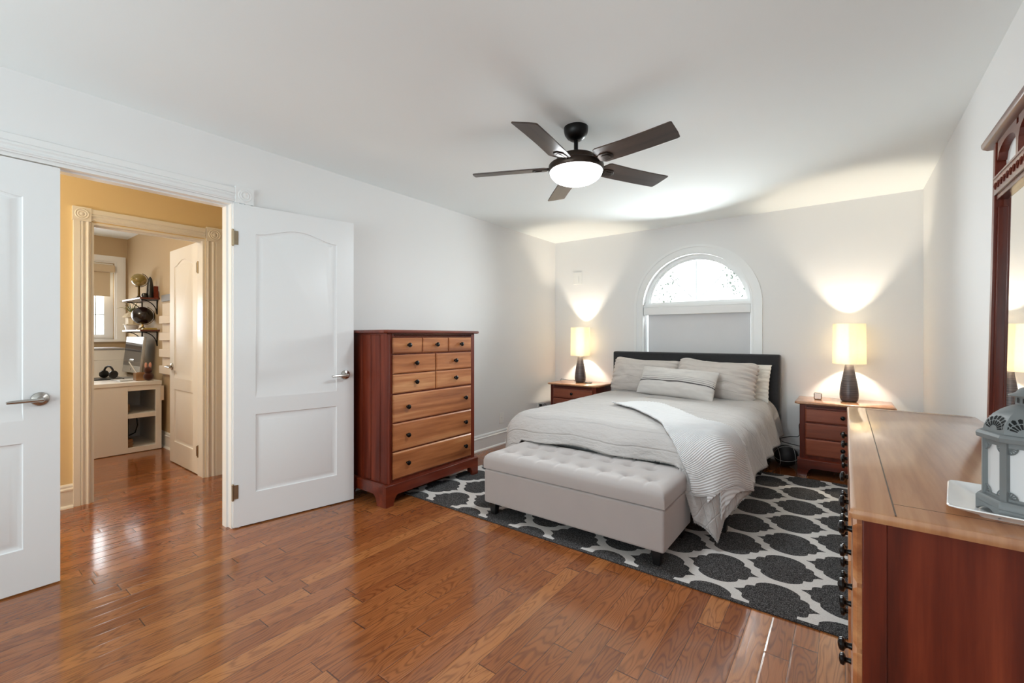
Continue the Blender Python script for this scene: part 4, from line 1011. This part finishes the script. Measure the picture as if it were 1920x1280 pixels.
pillow('lumbar_pillow', 'pale lumbar pillow with dark woven stripes, in front of the two shams', (0.75, 0.31, 0.19), (-1.295, 4.32, 0.757), radians(-32), radians(2.6), radians(-4), LUMB, 7, 0.003, 0.05, soft=0.015)

# ------------------------------------------------------------------ storage bench
NX0, NX1, NY0, NY1 = -1.945, -0.738, 2.265, 2.755
bn = thing('storage_bench', 'pale grey velvet storage bench with tufted lid at the foot of the bed', 'bench', ((NX0 + NX1) / 2, 2.51, RZ))
m = MB(); m.box(NX0, NX1, NY0, NY1, 0.090, 0.312); obj('body', m, M['bench'], bn, 0.012, seg=3)
tuft = [(NX0 + 0.115 + 0.1395 * i, NY0 + 0.155) for i in range(8)] + [(NX0 + 0.185 + 0.1395 * i, NY0 + 0.335) for i in range(7)]
ZL0, ZL1 = 0.319, 0.408
def lid_top(u, v):
    x = NX0 - 0.003 + (NX1 - NX0 + 0.006) * u; y = NY0 - 0.003 + (NY1 - NY0 + 0.006) * v
    ex = min(x - NX0 + .003, NX1 + .003 - x); ey = min(y - NY0 + .003, NY1 + .003 - y)
    def soft(e, r): return 0 if e >= r else (1 - sqrt(max(0, 1 - (1 - e / r) ** 2)))
    z = ZL1 + 0.016 - 0.040 * max(soft(ex, .05), soft(ey, .06)) - 0.010 * max(soft(ex, .16), soft(ey, .16))
    for (a, b) in tuft:
        r2 = ((x - a) ** 2 + (y - b) ** 2); z -= 0.024 * exp(-r2 / 0.0011) + 0.006 * exp(-r2 / 0.005)
    # creases running to the front and back rims
    for (a, b) in tuft:
        if b < NY0 + 0.2 and y < b: z -= 0.005 * exp(-((x - a) / 0.010) ** 2) * min(1, ey / .05)
        if b > NY0 + 0.2 and y > b: z -= 0.005 * exp(-((x - a) / 0.010) ** 2) * min(1, ey / .05)
    return (x, y, z)
m = MB(); NLU, NLV = 170, 70
m.grid(lid_top, NLU, NLV)
def border():
    idx = [i for i in range(NLU + 1)] + [(j + 1) * (NLU + 1) + NLU for j in range(NLV)] + [NLV * (NLU + 1) + i for i in range(NLU - 1, -1, -1)] + [j * (NLU + 1) for j in range(NLV - 1, 0, -1)]
    return idx
bi = border(); base_i = len(m.v)
m.v += [(m.v[i][0], m.v[i][1], ZL0) for i in bi]; nb = len(bi)
m.f += [(bi[i], base_i + i, base_i + (i + 1) % nb, bi[(i + 1) % nb]) for i in range(nb)] + [tuple(range(base_i, base_i + nb))]
lid = obj('lid', m, M['bench'], bn, ang=60)
for (a, b) in tuft:
    z = lid_top((a - NX0 + .003) / (NX1 - NX0 + .006), (b - NY0 + .003) / (NY1 - NY0 + .006))[2]
    obj('button', MB().sphere((a, b, z + 0.001), 0.010, 14, 8, 0.5), M['bench'], lid)
for x in (NX0 + 0.055, NX1 - 0.050):
    for y in (NY0 + 0.045, NY1 - 0.045):
        m = MB(); m.add([(x - .018, y - .018, RZ), (x + .018, y - .018, RZ), (x + .018, y + .018, RZ), (x - .018, y + .018, RZ), (x - .027, y - .027, .092), (x + .027, y - .027, .092), (x + .027, y + .027, .092), (x - .027, y + .027, .092)],
                        [(0, 3, 2, 1), (4, 5, 6, 7), (0, 1, 5, 4), (1, 2, 6, 5), (2, 3, 7, 6), (3, 0, 4, 7)])
        obj('leg', m, M['black_plastic'], bn, 0.002)

# ------------------------------------------------------------------ small things in the bedroom
cl = thing('alarm_clock', 'small silver alarm clock on the right bedside nightstand', 'clock', (-0.195, 4.80, 0.640))
obj('clock_case', MB().box(-0.226, -0.166, 4.78, 4.825, 0.640, 0.700), M['nickel'], cl, 0.008, seg=3); obj('clock_face', MB().box(-0.219, -0.173, 4.7785, 4.781, 0.650, 0.693), M['plastic'], cl, 0.001)
tag(obj('coaster', MB().lathe([(0.040, 0), (0.044, 0.002), (0.044, 0.007), (0.040, 0.009)], (-2.470, 4.80, 0.640), 'Z', 32), M['black_plastic']), 'black round coaster by the lamp on the left nightstand', 'coaster')
k = NT('black_pebbled_rubber'); k.base(rgb(44, 45, 47)); k.set(Roughness=0.5); k.bump(k.noise(k.coord(), 260, 1), 0.4, 0.002)
BC = Vector((-0.440, 4.80, 0.098)); ball = obj('basketball', MB().sphere(BC, 0.098, 40, 24), k.m); tag(ball, 'small black basketball with white seams on the floor beside the bed', 'ball')
m = MB(); R_ = 0.0982; rot = Matrix.Rotation(0.35, 3, 'X') @ Matrix.Rotation(0.3, 3, 'Z')
def ring(fn): m.tube([BC + rot @ (Vector(fn(2 * pi * i / 48)).normalized() * R_) for i in range(48)], 0.0019, 5, True)
ring(lambda a: (cos(a), sin(a), 0)); ring(lambda a: (cos(a), 0, sin(a))); ring(lambda a: (0.62, cos(a) * .78, sin(a) * .78)); ring(lambda a: (-0.62, cos(a) * .78, sin(a) * .78))
s_ = obj('seam', m, M['plastic'], None); s_.parent = ball
def wall_plate(name, label, cat, axis, wall, a0, a1, z0, z1, sg, holes):
    t = thing(name, label, cat, (wall, (a0 + a1) / 2, (z0 + z1) / 2) if axis == 'X' else ((a0 + a1) / 2, wall, (z0 + z1) / 2))
    bx = (lambda d0, d1, p0, p1, q0, q1: MB().box(wall + sg * d0, wall + sg * d1, p0, p1, q0, q1)) if axis == 'X' else (lambda d0, d1, p0, p1, q0, q1: MB().box(p0, p1, wall + sg * d0, wall + sg * d1, q0, q1))
    obj('cover', bx(0, 0.006, a0, a1, z0, z1), M['plastic'], t, 0.002)
    ac = (a0 + a1) / 2
    for h in holes:
        if h[0] == 'socket': obj('socket', bx(0.005, 0.008, ac - .017, ac + .017, h[1] - .014, h[1] + .014), M['white_glaze'], t, 0.002)
        if h[0] == 'plug': obj('plug', bx(0.005, 0.035, ac - .014, ac + .014, h[1] - .012, h[1] + .012), M['black_plastic'], t, 0.004)
        if h[0] == 'screw': obj('screw', bx(0.0055, 0.007, ac - .003, ac + .003, h[1] - .003, h[1] + .003), M['nickel'], t)
        if h[0] == 'slots':
            mm = MB()
            for q in range(6):
                b = bx(0.006, 0.0068, ac + 0.012, ac + 0.020, h[1] + .013 * q - .004, h[1] + .013 * q); mm.add(b.v, b.f)
            obj('vent_slot', mm, paint('grey_slot', rgb(150, 150, 152), 0.6, 0), t)
    return t
wall_plate('cable_plate', 'blank white wall plate low on the left wall beside the chest', 'wall plate', 'X', XL, 3.833, 3.905, 0.232, 0.352, 1, [('screw', 0.292)])
wall_plate('wall_outlet', 'white outlet with a black plug beside the left nightstand', 'outlet', 'X', XL, 4.60, 4.67, 0.255, 0.375, 1, [('socket', 0.342), ('socket', 0.288), ('plug', 0.342), ('plug', 0.288)])
wall_plate('wall_control', 'white control box high on the far wall above the left lamp', 'wall control', 'Y', YF, -2.792, -2.672, 1.868, 2.020, -1, [('slots', 1.90)])
tag(obj('lamp_cord', MB().tube([(XL + .036, 4.635, 0.342), (-3.0, 4.66, .36), (-2.965, 4.70, .30), (-2.95, 4.80, .22), (-2.945, 4.92, .45), (-2.94, 4.93, .62), (-2.925, 4.93, .655), (-2.88, 4.92, .650), (-2.78, 4.93, .645), (-2.72, 4.90, .655), (-2.70, 4.86, .65), (-2.682, 4.855, .646)], 0.003, 8), M['black_plastic']), 'black lamp cord from the outlet to the left bedside lamp', 'cord')
cb = [(-0.332, 4.975, 0.42), (-0.350, 4.98, 0.36), (-0.345, 4.98, 0.27), (-0.36, 4.985, 0.25), (-0.42, 4.985, 0.245), (-0.48, 4.985, 0.225), (-0.53, 4.985, 0.205), (-0.48, 4.985, 0.185), (-0.40, 4.985, 0.170), (-0.34, 4.985, 0.165)]
tag(obj('power_cord', MB().tube(cb, 0.0035, 8), M['black_plastic']), 'black cord looping between the bed and the right nightstand', 'cord')

# ------------------------------------------------------------------ office beyond the hall
wr = struct_root('window_2', (XO, 0.77, OZ0))
m = MB()
for (y0, y1) in ((OW0 - 0.1, OW0), (OW1, OW1 + 0.108)): m.box(XO, XO + 0.02, y0, y1, OZ0 - 0.02, OZ1 + 0.09); m.box(XO + 0.0195, XO + 0.028, y0 + .02, y1 - .02, OZ0, OZ1 + 0.07)
m.box(XO, XO + 0.02, OW0, OW1, OZ1, OZ1 + 0.09); m.box(XO + 0.0195, XO + 0.0278, OW0 - .02, OW1 + .02, OZ1 + .02, OZ1 + 0.0698); m.box(XO - 0.1, XO + 0.05, OW0 - 0.1, OW1 + 0.1, OZ0 - 0.03, OZ0)
obj('window_casing', m, M['trim'], wr)
m = MB(); m.box(XO - 0.12, XO - 0.06, OW0, OW0 + .05, OZ0, OZ1); m.box(XO - 0.12, XO - 0.06, OW1 - .085, OW1, OZ0, OZ1); m.box(XO - .118, XO - .062, OW0 + .05, OW1 - .085, OZ0, OZ0 + .06); m.box(XO - .118, XO - .062, OW0 + .05, OW1 - .085, OZ1 - .05, OZ1); m.box(XO - .114, XO - .066, 0.70, 0.76, OZ0 + .06, OZ1 - .05)
obj('window_frame', m, M['trim'], wr); obj('pane', MB().box(XO - .093, XO - .088, OW0 + .05, OW1 - .085, OZ0 + .06, OZ1 - .05), M['glass'], wr)
m = MB()
for y in (0.95, 1.14, 1.28): m.box(XO - .098, XO - .090, y - .004, y + .004, OZ0 + .06, OZ1 - .05)
for z in (1.48, 1.80): m.box(XO - .098, XO - .090, .76, OW1 - .085, z - .004, z + .004)
obj('muntin', m, M['trim'], wr)
rs = thing('roller_shade', 'beige roller shade half lowered over the office window', 'window shade', (XO, 0.77, OZ1))
SHB = fabric('beige_shade_cloth', rgb(206, 190, 164), 0.9, 700, 0.1, 0.02)
obj('valance', MB().box(XO + .002, XO + .085, OW0 + .01, OW1 - .005, 2.010, 2.100), SHB, rs, 0.012, seg=3); obj('shade_cloth', MB().box(XO + .030, XO + .033, OW0 + .03, OW1 - .045, 1.715, 2.02), SHB, rs); obj('hem_bar', MB().box(XO + .026, XO + .037, OW0 + .03, OW1 - .045, 1.705, 1.722), SHB, rs)
# desk with open cubbies in its end
dk = thing('desk', 'white built-in desk with two open cubbies, under the office window', 'desk', (-6.4, 0.6, 0))
DKM = paint('white_melamine', rgb(240, 237, 232), 0.4, 0)
obj('desk_top', MB().box(-7.42, -5.855, -0.6, 1.520, 0.692, 0.730), DKM, dk, 0.003)
m = MB(); m.box(-5.885, -5.862, -0.6, 1.239, 0.006, 0.692); m.box(-5.885, -5.862, 1.467, 1.518, 0.006, 0.692); m.box(-5.885, -5.862, 1.239, 1.467, 0.640, 0.692); m.box(-5.885, -5.862, 1.239, 1.467, 0.006, 0.057)
m.box(-6.6, -5.885, 1.500, 1.518, 0.006, 0.692); m.box(-6.6, -5.885, 1.05, 1.068, 0.006, 0.692); m.box(-6.6, -6.58, 1.068, 1.500, 0.006, 0.692); m.box(-6.58, -5.885, 1.068, 1.5, 0.03, 0.05)
obj('cubby_cabinet', m, DKM, dk, 0.001); obj('cubby_shelf', MB().box(-6.58, -5.868, 1.068, 1.50, 0.357, 0.402), DKM, dk, 0.001)
BOX = wood('pale_crate_wood', rgb(120, 84, 54), rgb(156, 116, 80), rgb(180, 142, 104), 'Y')
tag(obj('small_crate', MB().box(-6.02, -5.92, 1.17, 1.29, 0.051, 0.135).box(-6.01, -5.915, 1.16, 1.295, 0.075, 0.085).box(-6.01, -5.915, 1.16, 1.295, 0.105, 0.115), BOX), 'small wooden crate in the lower cubby of the white desk', 'crate')
tag(obj('wicker_basket', MB().lathe([(0.035, 0), (0.045, .02), (0.05, .05), (0.046, .09), (0.04, .09), (0.035, .01)], (-6.0, 1.235, 0.4025), 'Z', 20), BOX), 'small brown basket in the upper cubby of the white desk', 'basket')
tag(obj('computer_tower', MB().box(-6.45, -6.12, 1.12, 1.30, 0.051, 0.33), M['black_plastic'], None, 0.006), 'dark computer case standing in the lower cubby of the desk', 'computer')
tag(obj('black_binder', MB().box(-6.4, -6.1, 1.19, 1.25, 0.4025, 0.65), M['black_plastic'], None, 0.004), 'black binder standing in the upper cubby of the desk', 'binder')
tag(obj('cable', MB().tube([(-6.1, 1.36, .356), (-6.08, 1.365, .25), (-6.1, 1.35, .17), (-6.14, 1.31, .14)], 0.006, 8), M['black_plastic']), 'black cable hanging inside the lower desk cubby', 'cable')
# computer
def on(X, Y): return Matrix.Translation((X, Y, 0))
cm = thing('desktop_computer', 'silver all-in-one computer with dark screen on the white desk', 'computer', (-6.50, 1.40, 0.7305), radians(2), local=True)
AL = metal('brushed_aluminium', rgb(205, 208, 210), 0.35, 0.9)
mt = Matrix.Rotation(radians(-6), 4, 'X')
b = MB().box(-0.30, 0.30, -0.012, 0.012, 0.060, 0.47); b.xform(mt); obj('casing', b, AL, cm, 0.004)
k = NT('dark_glossy_screen'); k.base(rgb(70, 68, 70)); k.set(Roughness=0.06, Specular_IOR_Level=0.7)
b = MB().box(-0.292, 0.292, -0.0135, -0.011, 0.140, 0.463); b.xform(mt); sc = obj('screen', b, k.m, cm)
ap = [(0.010 * cos(a) * (1 - .25 * (abs(sin(a)) > .9)), 0.100 + 0.011 * sin(a) + (0.0 if abs(a - pi / 2) > .3 else -.002)) for a in [2 * pi * i / 20 for i in range(20)]]
b = MB().prism(ap, 'Y', -0.0130, -0.0118); b.prism([(0.0, .1115), (0.006, .119), (0.003, .1125)], 'Y', -0.0130, -0.0118); b.xform(mt); obj('emblem', b, M['black_plastic'], cm)
obj('stand', MB().box(-0.09, 0.09, -0.08, 0.08, 0, 0.008).prism([(0.07, 0.006), (0.085, 0.006), (0.012, 0.22), (0.0, 0.20)], 'X', -0.07, 0.07), AL, cm, 0.002)
kb = thing('keyboard', 'thin white keyboard lying before the office computer', 'keyboard', (-6.17, 1.25, 0.7305), radians(6), local=True)
obj('keyboard_base', MB().box(-.14, .14, -.055, .055, 0, .007), AL, kb, .002); mm = MB()
for i in range(13):
    for j in range(5): mm.box(-.132 + i * .0205, -.132 + i * .0205 + .017, -.048 + j * .0195, -.048 + j * .0195 + .016, .007, .010)
obj('key', mm, M['plastic'], kb)
hp = thing('headphones', 'black headphones lying on a dark tray left of the computer', 'headphones', (-6.45, 1.20, 0.744), radians(20), local=True)
obj('headband', MB().tube([(.075 * cos(a), 0.0, .055 + .075 * sin(a)) for a in [pi * i / 16 for i in range(17)]], 0.010, 8), M['black_plastic'], hp)
for sx in (-1, 1): obj('ear_cup', MB().lathe([(.03, 0), (.042, .008), (.042, .026), (.03, .034)], (sx * .075 - .017, 0, .044), 'X', 24), M['black_plastic'], hp)
tag(obj('desk_tray', MB().box(-6.66, -6.36, 1.06, 1.315, 0.7305, 0.744), M['black_plastic'], None, 0.004), 'flat dark tray on the white desk under the headphones', 'tray')
bxg = thing('pen_box', 'wooden pen box with rabbit-ear figure beside it, desk corner', 'box', (-6.06, 1.40, 0.7305))
mm = MB(); mm.box(-6.10, -6.00, 1.335, 1.345, .7305, .815); mm.box(-6.10, -6.00, 1.445, 1.455, .7305, .815); mm.box(-6.11, -6.10, 1.335, 1.455, .7305, .815); mm.box(-6.01, -6.0, 1.345, 1.445, .7305, .815); mm.box(-6.10, -6.01, 1.345, 1.445, .7305, .738)
obj('box_shell', mm, BOX, bxg, 0.001); bxg['label'] = 'open wooden pen box at the right corner of the white desk'
tag(obj('ruler', MB().tube([(-6.07, 1.385, .742), (-6.16, 1.31, .93)], 0.005, 6), M['plastic']), 'pale stick leaning out of the pen box', 'ruler')
fg = thing('animal_figure', 'dark brown toy animal with long pink ears beside the pen box', 'figurine', (-5.94, 1.425, 0.7305))
BR = fabric('brown_plush', rgb(70, 36, 24), 0.95, 300, 0.4, 0.2, 40); PK = fabric('pink_plush', rgb(206, 150, 130), 0.95, 300, 0.2, 0.05)
obj('body', MB().sphere((-5.94, 1.425, .7755), .045, 20, 12, 1.0), BR, fg); obj('head', MB().sphere((-5.935, 1.42, .842), .036, 20, 12, 1.0), BR, fg)
for dy in (-.018, .018): obj('ear', MB().sphere((-5.935, 1.42 + dy, .895), .013, 14, 10, 2.4), PK, fg)
# white cabinet (printer) at the back of the desk
pr = thing('printer', 'large white printer standing on the desk under the window', 'printer', (-7.10, 0.85, 0.7305))
mm = MB(); mm.box(-7.37, -6.84, 0.50, 1.44, 0.7305, 0.925); mm.box(-7.37, -6.86, 1.02, 1.44, 0.925, 1.045); mm.box(-7.37, -6.84, 0.5, 1.02, 1.0, 1.045); mm.box(-7.37, -7.12, 0.5, 1.02, .925, 1.0)
obj('housing', mm, DKM, pr, 0.006); obj('lid', MB().box(-7.36, -6.85, 0.52, 1.42, 1.047, 1.068), paint('grey_printer_lid', rgb(170, 170, 172), 0.35, 0), pr, 0.006); obj('paper_tray', MB().box(-7.10, -6.82, 0.56, 1.0, 0.926, 0.938), DKM, pr, 0.002)
# bracket shelves on the right wall
SHW = wood('dark_red_shelf_wood', rgb(62, 24, 16), rgb(92, 42, 30), rgb(112, 56, 40), 'X')
def wall_shelf(z, label):
    t = thing('wall_shelf', label, 'shelf', (-6.485, YO, z), group='bracket shelves in the office')
    obj('board', MB().box(-6.85, -6.12, 1.395, YO - 0.001, z - 0.012, z + 0.006), SHW, t, 0.002)
    for x in (-6.78, -6.20):
        mm = MB(); mm.tube([(x, YO - .006, z - .013), (x, YO - .006, z - .175)], 0.006, 6); mm.tube([(x, 1.42, z - .018), (x, YO - .006, z - .018)], 0.005, 6)
        mm.tube([(x, 1.43 + .13 * sin(a), z - .02 - .14 * (1 - cos(a))) for a in [pi / 2 * i / 10 for i in range(11)]], 0.005, 6)
        obj('bracket', mm, M['black_metal'], t)
    return t
wall_shelf(1.625, 'upper dark wood shelf on iron brackets, holding the tan globe'); wall_shelf(1.270, 'lower dark wood shelf on iron brackets, holding the black globe')
def globe(label, c, r, zb, c1, c2, foot, arc=True):
    t = thing('globe', label, 'globe', (c[0], c[1], zb))
    k = NT('globe_map'); n_ = k.noise(k.coord(), 9.0, 5, 0.6); k.base(k.ramp(n_, [(0.46, c1), (0.52, c2)])); k.set(Roughness=0.25, Coat_Weight=0.4)
    obj('ball', MB().sphere(c, r, 36, 22), k.m, t)
    tl_ = radians(23); ax = Vector((sin(tl_), 0, cos(tl_)))
    pts = []
    for i in range(19):
        a = -pi / 2 + pi * i / 18; q = Vector((cos(a), 0, sin(a))) * (r + .008); q = Matrix.Rotation(tl_, 3, 'Y') @ q; pts.append((c[0] + q.x * 0.25, c[1] + q.x * .97, c[2] + q.z))
    obj('meridian', MB().tube(pts, 0.004, 6), foot, t)
    mm = MB().lathe([(0.055, 0), (0.05, .008), (0.025, .018), (0.012, .035), (0.010, c[2] - r - zb)], (c[0], c[1], zb), 'Z', 24); obj('foot', mm, foot, t); return t
globe('tan antique globe on a bronze foot on the upper office shelf', (-6.47, 1.465, 1.850), 0.072, 1.632, rgb(170, 150, 96), rgb(132, 116, 60), metal('globe_bronze', rgb(92, 76, 46), 0.35))
globe('black globe with gold continents on the lower office shelf', (-6.33, 1.465, 1.437), 0.098, 1.277, rgb(26, 20, 20), rgb(38, 26, 24), metal('globe_gold', rgb(190, 160, 100), 0.3))
el = thing('figurine', 'black upright carved figurine beside the tan globe', 'figurine', (-6.19, 1.50, 1.632))
obj('body', MB().lathe([(0.036, 0), (0.038, .03), (0.032, .07), (0.030, .12), (0.024, .17), (0.016, .215), (0.002, .235)], (-6.19, 1.50, 1.632), 'Z', 20).lathe([(0.024, 0), (0.028, .02), (0.02, .045), (0.002, .05)], (-6.17, 1.445, 1.632), 'Z', 16), paint('black_carving', rgb(22, 24, 26), 0.3, 0.4, 60, 0.6), el)
for q, (x, h) in enumerate(((-6.145, .13), (-6.13, .075))): tag(obj('book', MB().box(x - .004, x + .004, 1.52 + .0 * q, 1.56, 1.632, 1.632 + h), M['cherry_v']), ['taller thin upright book behind the black figurine', 'shorter thin upright book at the end of the upper shelf'][q], 'book')
tag(obj('open_book', MB().box(-6.19, -6.13, 1.42, 1.55, 1.277, 1.287).box(-6.19, -6.135, 1.425, 1.545, 1.287, 1.296), paint('book_cover', rgb(170, 150, 80), 0.6, 0)), 'flat yellow green book beside the black globe', 'book')
pt = thing('potted_plant', 'spiky grass plant in a white house-shaped planter on the lower shelf', 'potted plant', (-6.74, 1.46, 1.277))
PLM = paint('cream_ceramic', rgb(232, 222, 200), 0.35, 0)
obj('pot', MB().lathe([(0.055, 0), (0.068, .055), (0.062, .055), (0.05, .008)], (-6.74, 1.46, 1.277), 'Z', 28), M['white_glaze'], pt)
obj('house', MB().lathe([(0.075, .058), (0.082, .062), (0.082, .068), (0.058, .070), (0.058, .145), (0.090, .150), (0.086, .158), (0.060, .190), (0.02, .215), (0.015, .215)], (-6.74, 1.46, 1.277), 'Z', 8), PLM, pt, ang=20)
mm = MB(); rnd = random.Random(8)
for i in range(26):
    a = rnd.uniform(0, 2 * pi); L = rnd.uniform(.14, .34); e = rnd.uniform(.5, 1.2); p0 = Vector((-6.74, 1.46, 1.47)); pts = []
    for j in range(9):
        u = j / 8; pts.append((p0.x + cos(a) * L * u * e * .7, min(p0.y + sin(a) * L * u * e * .6 - .02 * u, YO - .02), min(1.60, p0.z + L * (u * 1.0 - .75 * u * u * e))))
    mm.tube(pts, [.0042 * (1 - .85 * j / 8) for j in range(9)], 4)
obj('leaf', mm, paint('grass_green', rgb(110, 118, 62), 0.5, 0), pt)
PAP = paint('notepaper', rgb(228, 216, 200), 0.8, 0)
og = thing('wall_organiser', 'tall cream wall organiser with hanging pockets behind the office door', 'organiser', (-5.86, YO, 1.2))
obj('backing', MB().box(-5.99, -5.60, YO - .012, YO - .001, 0.78, 1.56), PAP, og)
for z in (0.80, 0.98, 1.16, 1.34): obj('pocket', MB().box(-5.98, -5.61, YO - .045, YO - .013, z, z + .085), PAP, og, .004)
for x, z, l in ((-5.93, 1.665, 'grey picture on the office wall above the organiser'),): tag(obj('wall_picture', MB().box(-6.02, -5.70, YO - .014, YO - .001, 1.585, 1.655), paint('grey_print', rgb(140, 140, 142), 0.6, 0)), l, 'picture')
tag(obj('gift_tag', MB().box(-5.852, -5.849, 1.505, 1.535, 0.52, 0.675), PAP), 'white paper tag hanging from the desk corner', 'tag')
for o in bpy.data.objects:
    if '_local' in o: del o['_local']
